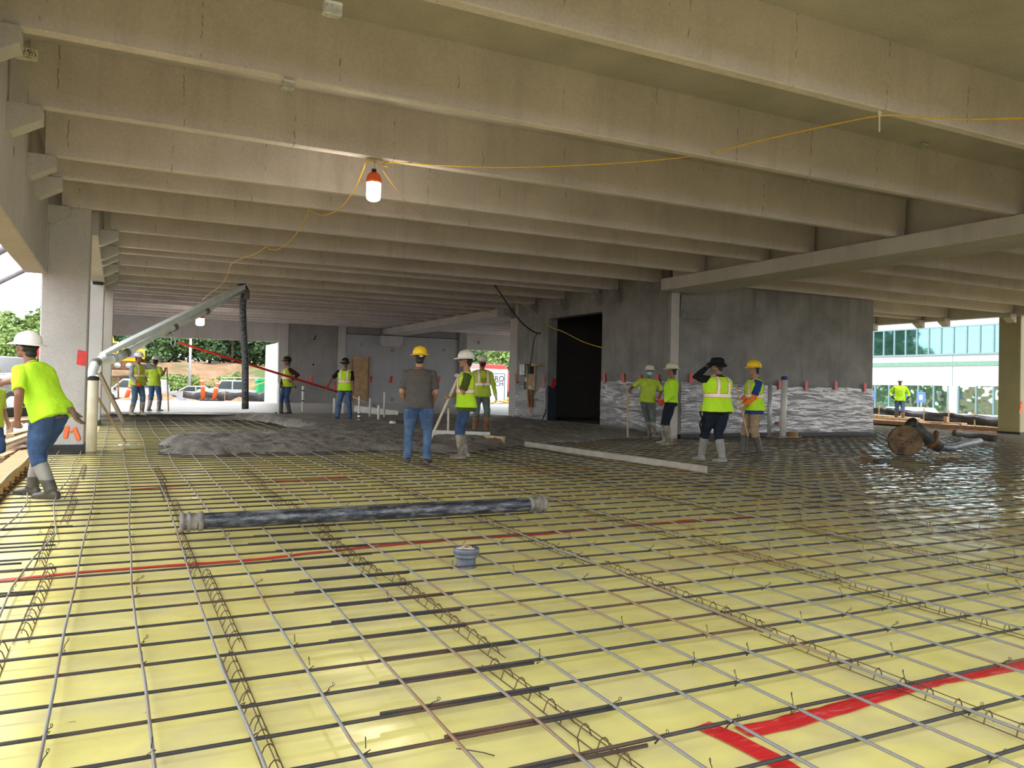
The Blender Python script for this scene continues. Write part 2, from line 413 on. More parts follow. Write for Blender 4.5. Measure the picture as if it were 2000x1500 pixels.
# floors: finished slab at the back (its surface a touch uneven), earth below
gx = np.linspace(-1.3, 25.6, 70); gy = np.linspace(24.2, YW+1.2, 40)
GX, GY = np.meshgrid(gx, gy)
fl = grid_mesh('floor', GX, GY, 0.205+0.010*fbm(GX*0.6, GY*0.6, 5, 2), M_fin); structure(fl)
MB().box((-1.3, YW+1.2, -0.4), (25.6, YW+1.3, 0.2)).build('slab_edge', M_fin, fl)

# ------------------------------------------------------------------ yellow vapour barrier under the reinforcement
def sheet_z(x, y):
    r = np.clip((x-5.0)/4.0, 0, 1)
    z = 0.012*fbm(x*1.3, y*1.7, 11, 3)+0.007*np.abs(fbm(x*2.2+y*0.6, y*3.0, 23, 3))
    z = z+(0.004+0.018*r)*vnoise(x*1.1+0.8*vnoise(x, y*2, 4), y*5.2, 31)+0.012*r*vnoise(x*2.0, y*10.0, 37)
    return np.clip(z+0.004, -0.014, 0.036)
def sz(x, y): return float(sheet_z(np.array([x]), np.array([y]))[0])

t = NT('yellow polyethylene'); p = t.pos(False)
cl = t.noise(p, 1.1, 5, 0.6)
col = t.mix(t.ramp(cl, 0.35, 0.68), (0.63, 0.56, 0.18), (0.75, 0.68, 0.25))
dust = t.noise(t.pos(False, (1.0, 1.5, 1.0)), 1.9, 4, 0.55)
col = t.mix(t.math('MULTIPLY', t.ramp(dust, 0.46, 0.66), 0.55), col, (0.47, 0.41, 0.24))
mud = t.math('MULTIPLY', t.ramp(t.noise(t.pos(False, (1, 1.6, 1)), 3.1, 5, 0.7), 0.665, 0.70), t.ramp(t.noise(p, 30, 3), 0.45, 0.55))
col = t.mix(t.math('MULTIPLY', mud, 0.7), col, (0.26, 0.18, 0.10))
n1 = t.bump(t.noise(t.pos(False, (1, 1.6, 1)), 1.6, 2, 0.4), 0.35, 0.06)
sx_ = t.n('ShaderNodeSeparateXYZ'); t.l(p, sx_.inputs[0]); mr_ = t.n('ShaderNodeMapRange'); mr_.inputs[1].default_value = 3.5; mr_.inputs[2].default_value = 9.0; mr_.inputs[3].default_value = 1.0; mr_.inputs[4].default_value = 0.06; t.l(sx_.outputs[0], mr_.inputs[0])
n2 = t.bump(t.noise(t.pos(False, (1.0, 3.0, 1)), 3.2, 1, 0.4), 0.22, 0.02, n1)
M_poly = t.done(col, t.math('ADD', t.math('MULTIPLY', t.math('MULTIPLY', dust, 0.70), mr_.outputs[0]), 0.03), 0, n2, 0.8)
gy = np.concatenate([np.arange(-1.6, 1.0, 0.2), np.arange(1.0, 5.0, 0.04), np.arange(5.0, 16.0, 0.045), np.arange(16, 25.01, 0.09)])
gx = np.concatenate([np.arange(-0.96, 4.0, 0.055), np.arange(4.0, 12.0, 0.08), np.arange(12.0, 25.6, 0.12)])
GX, GY = np.meshgrid(gx, gy); GZ = sheet_z(GX, GY)
edge = -0.96+0.05*vnoise(gy*0.9, gy*0, 77)
GX[:, 0] = edge-0.02; GZ[:, 0] = -0.22; GX[:, 1] = edge; GZ[:, 1] = 0.0
poly = grid_mesh('vapor_barrier', GX, GY, GZ, M_poly, None, True, ((GX > 12.05) & (GX < 19.42) & (GY > 15.6)) | ((GX < -0.44) & (GY > 14.1) & (GY < 14.9)) | ((GX < -0.3) & (GY > 21.9) & (GY < 22.7)) | ((GX > 25.5) & (GY > 15.1) & (GY < 16.0)))
tag(poly, 'glossy wrinkled yellow plastic sheet lying under the whole rebar mat', 'plastic sheet')

# ------------------------------------------------------------------ rebar mat: one tied thing, every bar a part
def steel(name, base, rust, rlo, rhi, metal, rough, rib, axis):
    t = NT(name); p = t.pos(False)
    f = t.ramp(t.noise(p, 1.3, 5, 0.6), rlo, rhi)
    col = t.mix(f, base, rust)
    w = t.n('ShaderNodeTexWave', wave_type='BANDS', bands_direction=axis); w.inputs['Scale'].default_value = rib
    t.l(p, w.inputs['Vector'])
    return t.done(col, rough, metal, t.bump(w.outputs['Fac'], 0.35, 0.002), 0.35)
M_bx = steel('dark ribbed bar steel', (0.030, 0.029, 0.031), (0.11, 0.055, 0.03), 0.50, 0.72, 0.0, 0.6, 24, 'X')
M_by = steel('pale ribbed bar steel', (0.23, 0.23, 0.225), (0.26, 0.16, 0.10), 0.50, 0.62, 0.25, 0.5, 24, 'Y')
M_wire = plain('tie wire', (0.035, 0.032, 0.03), 0.5, 0.5)
M_chair = plain('bolster wire', (0.12, 0.082, 0.05), 0.5, 0.5, 0.4, 3)

mat = empty('rebar_mat', 'rectangular mat of tied steel reinforcing bars covering the yellow sheet', 'rebar', (0, 0, 0))
rows = [-1.3, -1.0, -0.7, -0.4, -0.1, 0.2, 0.5, 0.8, 1.1, 1.35, 1.60, 1.87, 2.14, 2.43, 2.69, 2.96, 3.23, 3.54, 3.81, 4.10, 4.41, 4.67, 4.98, 5.26]
while rows[-1] < 15.3: rows.append(rows[-1]+0.293)
RX, RY = 0.0068, 0.0062
ZX, ZY = 0.048, 0.061
def xbar(y, x0, x1, dz=0.0, dy=0.0):
    n = max(3, int((x1-x0)/1.2)); r = random.Random(int(y*1000)+int(x0*77))
    k = 0.006 if y < 9 else 0.012
    pts = [(x0+(x1-x0)*i/n, y+dy+r.uniform(-k, k), ZX+dz+r.uniform(-0.003, 0.002)) for i in range(n+1)]
    MB().tube(pts, RX, 7 if y < 6 else 5).build('cross_bar', M_bx, mat, True)
xlaps = []
for i, y in enumerate(rows):
    j = ((i*37) % 11-5)*0.02
    if y < 8.2:
        a = 0.95+j-0.03*max(0, y-3)*0; b = 1.62+j
        xbar(y, -1.0, b); xbar(y, a, 7.2+j*5, 0.001, 0.021); xbar(y, 6.5+j*5, 13.5, 0, 0.0); xbar(y, 12.8, 25.4)
    else:
        xbar(y, -1.0, 6.2+j*4); xbar(y, 5.6+j*4, 12.3 if y < 15 else 11.9, 0, 0.02); xbar(y, 12.4, 25.3)
y = rows[-1]+0.3
while y < 24.2:
    xbar(y, -0.35, 3.9 if y > 18 else 2.4); xbar(y, 19.5, 25.3); y += 0.3
for y, b in ((3.36, -0.42), (4.79, -0.36), (5.40, -0.30), (5.62, -0.5), (6.15, -0.35), (6.9, -0.28), (7.45, -0.1), (8.05, 0.2)):
    xbar(y+0.05, -1.05, b, 0.016)
cols = [-0.79+0.305*k for k in range(86)]
def yb_pts(x):
    r = random.Random(int(x*997)); y1 = 14.0 if x < -0.4 else 21.8 if x < -0.1 else 24.1 if (x < 3.6 or x > 19.45) else (13.9+max(0, x-5)*0.25 if x < 12.1 else 15.5)
    n = int((y1+1.5)/0.8); pts = []
    for i in range(n+1):
        yy = -1.5+(y1+1.5)*i/n
        dx = r.uniform(-0.008, 0.008)+0.02*math.sin(yy*0.8+x*3.0)*(1 if x > 0 else 0)
        if x < -0.3: dx += 0.10*math.exp(-((yy-(6.6 if x > -0.6 else 8.2))/0.9)**2)+0.02*math.sin(yy*2)
        pts.append((x+dx, yy, ZY+r.uniform(-0.003, 0.003)))
    return pts
for x in cols:
    if 11.95 < x < 12.4: continue
    MB().tube(yb_pts(x), RY if x < 9 else RY*0.95, 7 if x < 4 else 5).build('long_bar', M_by, mat, True)
# wire ties: a loop round the crossing and a twisted tail
def tie_mesh(k):
    r = random.Random(k); m = MB()
    m.tube([(0.013*math.cos(a)*1.1, 0.012*math.sin(a)+0.004*math.sin(2*a), ZY-0.008+0.014*math.cos(a+0.8)) for a in [2*PI*i/8 for i in range(9)]], 0.0016, 4)
    a = r.uniform(0, 2*PI); L = r.uniform(0.015, 0.04); h = r.uniform(0.015, 0.04)
    tip = Vector((L*math.cos(a), L*math.sin(a), ZY+h))
    m.tube([(0.01*math.cos(a), 0.01*math.sin(a), ZY+0.004), (0.5*tip.x, 0.5*tip.y, ZY+h*0.65), tip], 0.0018, 4)
    m.tube([tip+Vector((0.006*math.cos(q)*math.cos(a), 0.006*math.cos(q)*math.sin(a), 0.006+0.006*math.sin(q))) for q in [2*PI*i/6 for i in range(7)]], 0.0014, 4)
    return m.mesh('tie_wire', M_wire)
ties = [tie_mesh(k) for k in range(6)]
r = random.Random(5); cand = []
for y in rows:
    for x in cols:
        q = Vector((x, y, 0))-CAM; dd = q.dot(FWD)
        if dd < 1: continue
        uu = CX+FPX*q.dot(RGT)/dd
        if y < 9.5 and -20 < uu < 2020 and r.random() < 0.36: cand.append((dd, x, y))
cand.sort()
for dd, x, y in cand[:290]:
    link('tie_wire', ties[r.randrange(6)], mat, (x, y, 0), (0, 0, r.uniform(-0.3, 0.3)))
m = MB()                                              # the ties further off, a pixel or two each
for dd, x, y in cand[290:900]:
    m.tube([(x, y, ZY), (x+0.012, y, ZY+0.03), (x+0.03, y+0.01, ZY+0.045)], 0.002, 3)
o = m.build('tie_wire', M_wire, mat); o['kind'] = 'stuff'
loose = MB().tube([U(892, 1462, z=0.02), U(910, 1464, z=0.03), U(945, 1470, z=0.02), U(966, 1476, z=0.018)], 0.002, 5).build('tie_wire', M_wire)
tag(loose, 'loose dark tie wire with looped ends lying on the yellow sheet in front', 'wire')

# ------------------------------------------------------------------ wire bolsters carrying the bars
LB = 1.5
def bolster_meshes():
    top = MB().tube([(0, 0, 0.046), (0, LB, 0.046)], 0.0022, 5).mesh('top_wire', M_chair)
    run = [MB().tube([(s*0.030, -0.02, 0.007), (s*0.030, LB+0.02, 0.007)], 0.0022, 5).mesh('runner', M_chair) for s in (-1, 1)]
    leg = MB().tube([(-0.030, 0, 0.004), (-0.016, 0, 0.040), (-0.006, 0, 0.050), (0.006, 0, 0.050), (0.016, 0, 0.040), (0.030, 0, 0.004)], 0.0026, 5).mesh('leg', M_chair)
    far = MB()
    far.tube([(0, 0, 0.046), (0, LB, 0.046)], 0.0022, 4)
    for s in (-1, 1): far.tube([(s*0.030, 0, 0.007), (s*0.030, LB, 0.007)], 0.0022, 4)
    for k in range(13):
        yy = 0.04+k*0.118
        far.tube([(-0.030, yy, 0.004), (-0.010, yy, 0.049), (0.010, yy, 0.049), (0.030, yy, 0.004)], 0.0026, 4)
    return top, run, leg, far.mesh('bar_support', M_chair)
b_top, b_run, b_leg, b_far = bolster_meshes()
nth = ['first', 'second', 'third', 'fourth', 'fifth', 'sixth', 'seventh', 'eighth', 'ninth', 'tenth']
brows = [(-0.39, 'in the row beside the timber form', 2.6), (0.49, 'in the row under the crusty hose end', 2.1), (1.52, 'in the row just before the grey drain', 1.6), (2.95, 'in the row just beyond the grey drain', 1.45),
         (4.15, 'in the second row beyond the grey drain', 2.0), (5.47, 'in the third row beyond the grey drain', 2.7), (6.7, 'in the fourth row beyond the grey drain', 3.2), (7.9, 'in the fifth row beyond the grey drain', 4.0)]
for bi, (bx, where, y0) in enumerate(brows):
    yy = y0; k = 0
    while yy < (11.0 if bi < 6 else 8.0) and k < 7:
        lab = '%s wire bar support %s' % (nth[k], where)
        off = (0.03 if k % 2 else -0.02)
        ang = random.Random(bi*10+k).uniform(-0.015, 0.015)
        if yy < 5.0 and bi < 5:
            e = empty('bar_support', lab, 'bar support', (bx+off, yy, sz(bx, yy+0.7)), ang, 'wire bar supports under the mat')
            link('top_wire', b_top, e); link('runner', b_run[0], e); link('runner', b_run[1], e)
            for q in range(13): link('leg', b_leg, e, (0, 0.04+q*0.118, 0))
        else:
            tag(link('bar_support', b_far, None, (bx+off, yy, sz(bx, yy+0.7)), (0, 0, ang)), lab, 'bar support', 'wire bar supports under the mat')
        yy += LB+0.07; k += 1

# ------------------------------------------------------------------ red seam tape on the sheet
def ribbon(name, pts, w, label, seed=0, jag=0.02, cat='tape'):
    r = random.Random(seed); P = [Vector((a, b)) for a, b in pts]; Q = []
    for a, b in zip(P, P[1:]):
        n = max(2, int((b-a).length/0.06)); Q += [a.lerp(b, i/n) for i in range(n)]
    Q.append(P[-1]); vs = []; fs = []
    for i, q in enumerate(Q):
        t = (Q[min(i+1, len(Q)-1)]-Q[max(i-1, 0)]).normalized(); nn = Vector((-t.y, t.x))
        ww = w*(1+0.25*mnoise.noise(Vector((q.x*2, q.y*2, seed)))); c = nn*(jag*mnoise.noise(Vector((q.x*1.3, seed, q.y))))
        for s in (-1, -0.33, 0.33, 1):
            p2 = q+c+nn*(ww/2*s)+nn*r.uniform(-0.004, 0.004)*(abs(s) == 1)
            vs.append((p2.x, p2.y, sz(p2.x, p2.y)+0.0045+0.002*r.random()))
    for i in range(len(Q)-1):
        for k in range(3): fs.append((i*4+k, i*4+k+1, i*4+k+5, i*4+k+4))
    me = bpy.data.meshes.new(name); me.from_pydata(vs, [], fs); me.materials.append(M_tape)
    o = link(name, me); md = o.modifiers.new('solid', 'SOLIDIFY'); md.thickness = 0.001
    return tag(o, label, cat)
t = NT('red tape film'); p = t.pos(False)
cc = t.mix(t.math('MULTIPLY', t.ramp(t.noise(t.pos(False, (3, 12, 1)), 3.0, 5, 0.7), 0.55, 0.72), 0.55), (0.56, 0.018, 0.022), (0.75, 0.33, 0.32))
M_tape = t.done(cc, 0.3, 0, t.bump(t.noise(t.pos(False, (4, 14, 1)), 4.0, 4), 0.5, 0.01))
def G2(u, v): q = U(u, v, z=0.01); return (q.x, q.y)
ribbon('seam_tape', [G2(1368, 1418), G2(1420, 1440), G2(1500, 1482), G2(1560, 1520)], 0.085, 'short wide red tape strip meeting the front seam at a corner', 1)
ribbon('seam_tape', [G2(1452, 1432), G2(1530, 1417), G2(1640, 1385), G2(1740, 1352), G2(1850, 1325), G2(2060, 1290)], 0.085, 'wide wrinkled red tape along the sheet seam nearest the camera', 2)
ribbon('seam_tape', [G2(-60, 1140), G2(0, 1134), G2(160, 1117), G2(330, 1105), G2(500, 1091), G2(700, 1070), G2(860, 1056), G2(1040, 1043), G2(1220, 1027), G2(1360, 1016), G2(1480, 1010)], 0.055, 'long thin red tape seam running between the hose and the grey drain', 3, 0.03)
ribbon('seam_tape', [G2(140, 963), G2(230, 957), G2(330, 950), G2(470, 943), G2(700, 932)], 0.05, 'faded red tape seam between the long hose and the wet concrete', 4)

# ------------------------------------------------------------------ wet concrete being placed
WP = [(11.98, 15.45), (11.2, 15.3), (10.2, 15.35), (9.0, 14.6), (7.6, 14.2), (6.6, 13.5), (5.6, 12.7), (4.9, 12.75), (4.3, 13.35), (2.9, 13.2), (1.7, 13.05), (0.9, 13.2), (0.55, 13.6), (1.0, 14.3), (0.7, 15.0), (0.75, 16.2), (1.3, 16.9), (2.4, 17.4), (3.5, 18.3), (4.1, 19.2),
      (4.0, 22.0), (3.4, 24.0), (2.0, 24.5), (0.6, 24.3), (-0.35, 24.1), (-0.9, 25.6), (11.98, 25.6)]
gx = np.arange(-1.0, 12.1, 0.05); gy = np.arange(12.2, 26.0, 0.05); GX, GY = np.meshgrid(gx, gy)
ins = np.zeros(GX.shape, bool); dist = np.full(GX.shape, 9.0)
for (ax, ay), (bx, by) in zip(WP, WP[1:]+WP[:1]):
    c = ((ay > GY) != (by > GY)); xx = (bx-ax)*(GY-ay)/((by-ay) if by != ay else 1e-9)+ax; ins ^= c & (GX < xx)
    dx, dy = bx-ax, by-ay; tt = np.clip(((GX-ax)*dx+(GY-ay)*dy)/(dx*dx+dy*dy), 0, 1); dist = np.minimum(dist, np.hypot(GX-ax-tt*dx, GY-ay-tt*dy))
sd_ = np.where(ins, dist, -dist)+0.22*fbm(GX*1.6, GY*1.6, 9, 3)
top = 0.125+0.07*np.clip((GY-14)/10, 0, 1)
amp = 0.085*np.clip(1.25-(GY-12.5)/12, 0.12, 1)
GZ = np.where(sd_ > 0, 0.02+top*np.clip(sd_/0.28, 0, 1)**0.6, -0.04)+np.where(sd_ > 0, amp*(fbm(GX*1.7, GY*2.0, 41, 5)+0.7*np.abs(fbm(GX*4, GY*4, 47, 3))-0.1)*np.clip(sd_/0.2, 0.2, 1)+np.clip(1.2-(GY-12.5)/9, 0.1, 1)*(0.05*np.abs(fbm(GX*5.5, GY*6.5, 53, 3))+0.035*np.clip(fbm(GX*3.1, GY*3.4, 59, 2)-0.15, 0, 1)), 0)
GZ = np.maximum(GZ, np.where(sd_ > 0, 0.0, -0.04))
t = NT('fresh wet concrete'); p = t.pos(False)
cc = t.mix(t.ramp(t.noise(p, 2.2, 6, 0.7), 0.34, 0.68), (0.15, 0.135, 0.115), (0.36, 0.33, 0.29))
h = t.noise(p, 15, 6, 0.75)
M_wet = t.done(cc, t.math('ADD', t.math('MULTIPLY', h, 0.4), 0.22), 0, t.bump(h, 1.0, 0.06), 0.5)
wet = grid_mesh('wet_concrete', GX, GY, GZ, M_wet)
tag(wet, 'lumpy dark grey fresh concrete being spread over the rebar', 'wet concrete', kind='stuff')

# ------------------------------------------------------------------ long rubber hose with steel ends
M_hose = plain('scuffed black hose', (0.035, 0.042, 0.058), 0.45, 0, 0.0)
t = NT('scuffed hose'); p = t.pos(True)
cc = t.mix(t.ramp(t.noise(t.pos(True, (2, 9, 9)), 3.0, 6, 0.75), 0.47, 0.68), (0.014, 0.019, 0.030), (0.20, 0.205, 0.22))
M_hose = t.done(cc, 0.42, 0, t.bump(t.noise(p, 22, 3), 0.3, 0.004))
M_muddy = plain('cement-crusted steel', (0.17, 0.155, 0.135), 0.7, 0.1, 0.5, 12, 0.8)
def coupling(name, a, d, r, parent, L=0.16):
    Mx = Matrix.Translation(a) @ frame(d).to_4x4()
    pr = [(r*0.75, 0), (r*1.20, 0), (r*1.24, 0.022), (r*1.02, 0.026), (r*1.02, 0.046), (r*1.2, 0.05), (r*1.2, 0.072), (r*1.03, 0.076), (r*1.06, L-0.05), (r*1.0, L-0.035), (r*1.16, L-0.03), (r*1.16, L), (r*0.9, L+0.005)]
    return MB().lathe([(max(q, 0.001), z) for q, z in pr], 22, Mx).build(name, M_muddy, parent, True)
a = U(353, 1020, z=0.145); b = U(1062, 984, z=0.145)
hz = empty('concrete_hose', 'long scuffed black rubber hose lying across the rebar mat', 'hose', tuple(a.lerp(b, .5)))
off = Vector(hz.location)
a -= off; b -= off; d = (b-a).normalized()
pts = [a.lerp(b, i/14)+Vector((0, 0.03*math.sin(i/14*PI)-0.01*math.sin(i*0.9), -0.006*math.sin(i/14*PI))) for i in range(15)]
MB().tube(pts, 0.064, 20).build('hose', M_hose, hz, True)
coupling('coupling', a-d*0.005, d, 0.063, hz); coupling('coupling', b+d*0.005, -d, 0.063, hz)

# grey drain stub with a cement-covered cap
q = U(910, 1108, z=0.0)
dn = empty('floor_drain', 'grey plastic drain stub with a cap poking through the yellow sheet', 'drain', (q.x, q.y, 0.0))
M_pvcg = plain('grey pvc', (0.09, 0.105, 0.135), 0.4, 0, 0.25, 20)
MB().lathe([(0.070, -0.05), (0.070, 0.012), (0.064, 0.016), (0.064, 0.075), (0.05, 0.076)], 28).build('pipe', M_pvcg, dn, True)
MB().lathe([(0.074, 0.07), (0.079, 0.072), (0.079, 0.088), (0.072, 0.092), (0.086, 0.094), (0.087, 0.128), (0.083, 0.131), (0.02, 0.131)], 28).build('cap', M_pvcg, dn, True)
m = MB()
for k in range(10):
    aa = k*0.63; m.ell((0.045*math.cos(aa)*(k % 3)/2, 0.045*math.sin(aa)*(k % 3)/2, 0.131), (0.03, 0.025, 0.006), None, 8, 5)
m.build('crust', plain('dried pink cement', (0.5, 0.38, 0.33), 0.9, 0, 0.3, 40, 0.8), dn, True)

# pale straightedge lying on the bars
a = U(1026, 867, z=0.10); b = U(1380, 917, z=0.10); d = (b-a).normalized()
Mx = Matrix.Translation(a) @ frame(d).to_4x4()
se = MB().box((-0.02, -0.05, 0), (0.02, 0.05, (b-a).length), Mx).build('straightedge', plain('weathered wood board', (0.31, 0.285, 0.245), 0.65, 0, 0.2, 4), bevel=0.004)
tag(se, 'long pale screed board lying on the bars in front of the wet concrete', 'screed board')

# ------------------------------------------------------------------ props inside
M_pvc = plain('white pvc', (0.66, 0.65, 0.60), 0.4, 0, 0.1, 6)
M_cream = plain('cream pvc', (0.60, 0.55, 0.43), 0.45, 0, 0.12, 5)
M_blue = plain('blue plastic', (0.03, 0.06, 0.25), 0.4)
M_yel = plain('yellow cable', (0.70, 0.45, 0.05), 0.45)
M_wood = plain('worn tool handle', (0.42, 0.30, 0.17), 0.6, 0, 0.3, 8)
M_steel = plain('galvanized steel', (0.50, 0.53, 0.55), 0.4, 0.35, 0.2, 9)
M_rust = plain('rusty steel', (0.22, 0.11, 0.05), 0.7, 0.3, 0.5, 6, 0.4)
M_orange = plain('orange plastic', (0.85, 0.13, 0.02), 0.4)

def on_axis(a, b): return Matrix.Translation(Vector(a)) @ frame(Vector(b)-Vector(a)).to_4x4()

# tall cream pipe by the first column
pp = MB().lathe([(0.079, -0.02), (0.079, 1.19), (0.07, 1.2), (0.03, 1.2)], 28).build('standpipe', M_cream, None, True, (-0.345, 13.98, 0.0))
tag(pp, 'tall cream plastic standpipe with a dark cap beside the first column', 'pipe')
MB().lathe([(0.083, 1.16), (0.085, 1.165), (0.085, 1.2), (0.05, 1.225), (0.01, 1.23)], 24).build('cap', M_dark, pp, True)

# standpipe on a plywood foot in front of the core wall
st = empty('standpipe', 'white plastic standpipe with blue cap on a plywood foot by the core wall', 'pipe', (15.28, 14.98, 0.0))
MB().lathe([(0.078, 0.07), (0.078, 1.56), (0.06, 1.56)], 26, Matrix.Rotation(math.radians(1.5), 4, 'Y')).build('pipe', M_pvc, st, True)
MB().lathe([(0.081, 1.53), (0.081, 1.61), (0.06, 1.625), (0.01, 1.625)], 22, Matrix.Rotation(math.radians(1.5), 4, 'Y')).build('cap', M_blue, st, True)
MB().box((-0.35, -0.22, 0.075), (0.45, 0.22, 0.093)).build('foot', M_ply, st)
MB().box((0.28, -0.2, 0.093), (0.32, 0.1, 0.2)).box((-0.3, -0.2, 0.06), (-0.24, 0.2, 0.076)).box((0.3, -0.2, 0.06), (0.36, 0.2, 0.076)).build('cleat', M_ply, st)
s2 = MB().lathe([(0.055, 0.0), (0.055, 1.45), (0.04, 1.45)], 20).build('standpipe', M_steel, None, True, (15.15, 15.3, 0.0))
tag(s2, 'thin grey pipe half hidden behind the blue-capped standpipe', 'pipe')

# small white pipes standing in the wet concrete
def wet_pipe(u, v0, v1, w, label, bands=(), zb=0.17):
    p = U(u, v1, z=zb); dd = (p-CAM).dot(FWD); s = dd/FPX; h = (v1-v0)*s; r = w*s/2
    o = MB().lathe([(r, -0.12), (r, h-0.01), (r*0.95, h), (r*0.7, h)], 18).build('standpipe', M_pvc, None, True, tuple(p))
    tag(o, label, 'pipe')
    for v in bands:
        hh = (v1-v)*s; MB().lathe([(r*1.04, hh-0.02), (r*1.04, hh+0.02)], 18).build('tape_band', M_dark, o, True)
wet_pipe(653, 778, 809, 5.6, 'short white pipe in the concrete behind the knee of the float man')
wet_pipe(670, 787, 810, 5.5, 'short white pipe partly hidden between the legs of the float man')
o = wet_pipe(700.5, 774, 822, 3.2, 'thin white pipe with striped foot in front of the plywood door')
p = U(701, 822, z=0.17); dd = (p-CAM).dot(FWD)/FPX
o = MB().lathe([(2.9*dd, -0.1), (2.9*dd, 21*dd), (2.3*dd, 21*dd)], 18).build('pipe_collar', M_pvc, None, True, tuple(p)); tag(o, 'short thick white collar with black stripes round the thin pipe', 'pipe collar')
for v in (5.5, 13): MB().lathe([(3.05*dd, (v-1.5)*dd), (3.05*dd, (v+1.5)*dd)], 18).build('tape_band', M_dark, o, True)
wet_pipe(722, 778, 817, 3.9, 'white pipe standing just behind the float blade by the door edge')
wet_pipe(739, 791, 822, 4.8, 'stout white pipe standing just in front of the float blade', zb=0.165)
wet_pipe(750, 766, 818, 4.0, 'tallest white pipe standing near the man in the grey shirt')
wet_pipe(591, 754, 803, 5.0, 'white pipe with two black bands before the dark rear wall', (763, 783), 0.19)
q = U(772, 826, z=0.2); o = MB().tube([q, q+Vector((0.55, -0.1, 0.0))], 0.05, 12).build('pipe_stub', M_black, None, True)
tag(o, 'short black pipe lying on the wet concrete with a white end', 'pipe'); MB().tube([q-Vector((0.14, -0.03, 0)), q+Vector((0.01, 0, 0))], 0.052, 12).build('end_cap', M_pvc, o, True)

# bull float: blade, red sectional handle with two clips
YF = 24.6
b0, b1 = U(692, 798, y=YF), U(778, 808, y=YF-0.5)
fj = U(735, 797, y=YF-0.2)
bf = empty('bull_float', 'long red handled bull float with a pale flat blade on wet concrete', 'float', tuple(fj)); o = Vector(bf.location)
Mx = on_axis(b0-o, b1-o); MB().box((-0.05, -0.1, 0), (0.02, 0.1, (b1-b0).length), Mx).build('blade', M_pvc, bf, bevel=0.008)
h0, hm, h1 = fj-o+Vector((0, 0, 0.05)), U(687, 774, y=YF-0.2)-o, U(349, 669, y=22.0)-o
MB().tube([h0, hm], 0.02, 10).build('handle', M_steel, bf, True)
MB().tube([hm, hm.lerp(h1, 0.3), hm.lerp(h1, 0.65), h1], 0.032, 12).build('handle', M_red, bf, True)
for u, v in ((597, 746), (650, 758)):
    c = U(u, v, y=YF-0.5)-o
    k = hm.lerp(h1, (687-u)/338.0); MB().tube([k, k+Vector((-0.03, 0, 0.24))], 0.035, 8, True).build('clip', M_red, bf, True)
# second float with upright handle
c = U(875, 850, z=0.15)
t2 = empty('hand_float', 'wide pale float with a thin upright handle beside the booted shovel man', 'float', tuple(c)); o = Vector(c)
a_, b_ = U(843, 848, y=c.y)-o, U(956, 852, y=c.y)-o
MB().box((-0.03, -0.09, 0), (0.03, 0.09, (b_-a_).length), on_axis(a_, b_)).build('blade', M_pvc, t2, bevel=0.006)
MB().tube([(0, 0, 0.02), U(876, 797, y=c.y)-o], 0.022, 10).build('handle', M_cream, t2, True)
o = MB().box((-0.025, -0.06, 0), (0.02, 0.06, (U(985, 859, z=.17)-U(948, 855, z=.17)).length), on_axis(U(948, 855, z=.17), U(985, 859, z=.17))).build('board', M_lumber, None, bevel=0.004)
tag(o, 'short plank lying on wet concrete behind the shovel man', 'board')

# ------------------------------------------------------------------ concrete pump boom with hanging hose
t = NT('pump paint'); M_pump = plain('pale blue-grey pump paint', (0.70, 0.76, 0.76), 0.4, 0.0, 0.12, 4)
def at(u, v, y): return U(u, v, y=y)
tip = at(478, 562, 21.5)
bo = empty('pump_boom', 'pale grey concrete pump boom reaching in with its delivery pipe', 'pump boom', tuple(tip)); o = Vector(bo.location)
pp = [at(176, 742, 17.6), at(180, 728, 17.7), at(186, 712, 17.8), at(197, 703, 17.95), at(212, 702, 18.1), at(228, 700, 18.25), at(243, 692, 18.4)]
MB().tube([q-o for q in pp], 0.09, 18).build('elbow_pipe', M_pump, bo, True)
MB().tube([q-o for q in (at(243, 692, 18.4), at(300, 658, 19.2), at(400, 609, 20.5), at(472, 566, 21.45))], 0.068, 18).build('delivery_pipe', M_pump, bo, True)
A, B = at(200, 693, 18.0)-o, at(483, 556, 21.6)-o
d = (B-A).normalized(); L = (B-A).length; Fm = frame(d)
rings = []
for k, w, h in ((0, 0.08, 0.03), (0.12, 0.10, 0.055), (0.5, 0.10, 0.065), (0.95, 0.08, 0.06), (1.0, 0.07, 0.05)):
    c = A+d*(L*k); rings.append([c+Fm @ Vector((sx*w, sy*h, 0)) for sx, sy in ((-1, -1), (1, -1), (1, 1), (-1, 1))])
recalc(MB().loft(rings).build('boom_arm', M_pump, bo, bevel=0.01))
for u, v, y in ((221, 701, 18.15), (246, 690, 18.45), (326, 646, 19.58), (340, 639, 19.7), (402, 608, 20.5), (188, 708, 17.8)):
    c = at(u, v, y)-o
    MB().lathe([(0.06, -0.05), (0.095, -0.05), (0.095, -0.015), (0.082, -0.01), (0.082, 0.01), (0.095, 0.015), (0.095, 0.05), (0.06, 0.05)], 20, Matrix.Translation(c) @ frame((at(243, 692, 18.4)-at(221, 701, 18.15)) if u < 250 else d).to_4x4()).build('clamp', M_steel if u % 2 else M_muddy, bo, True)
MB().box((-0.06, -0.072, -0.05), (0.06, -0.060, 0.4), Matrix.Translation(A+d*(L*0.55)) @ Fm.to_4x4()).build('number_plate', M_dark, bo)
MB().tube([at(336, 652, 19.6)-o, at(334, 671, 19.6)-o, at(338, 680, 19.6)-o, at(343, 668, 19.6)-o, at(340, 650, 19.6)-o], 0.012, 6).build('chain', M_steel, bo, True)
MB().box((-0.10, -0.1, -0.16), (0.06, 0.1, 0.04), Matrix.Translation(at(186, 736, 17.7)-o)).build('bracket', M_pump, bo, bevel=0.01)
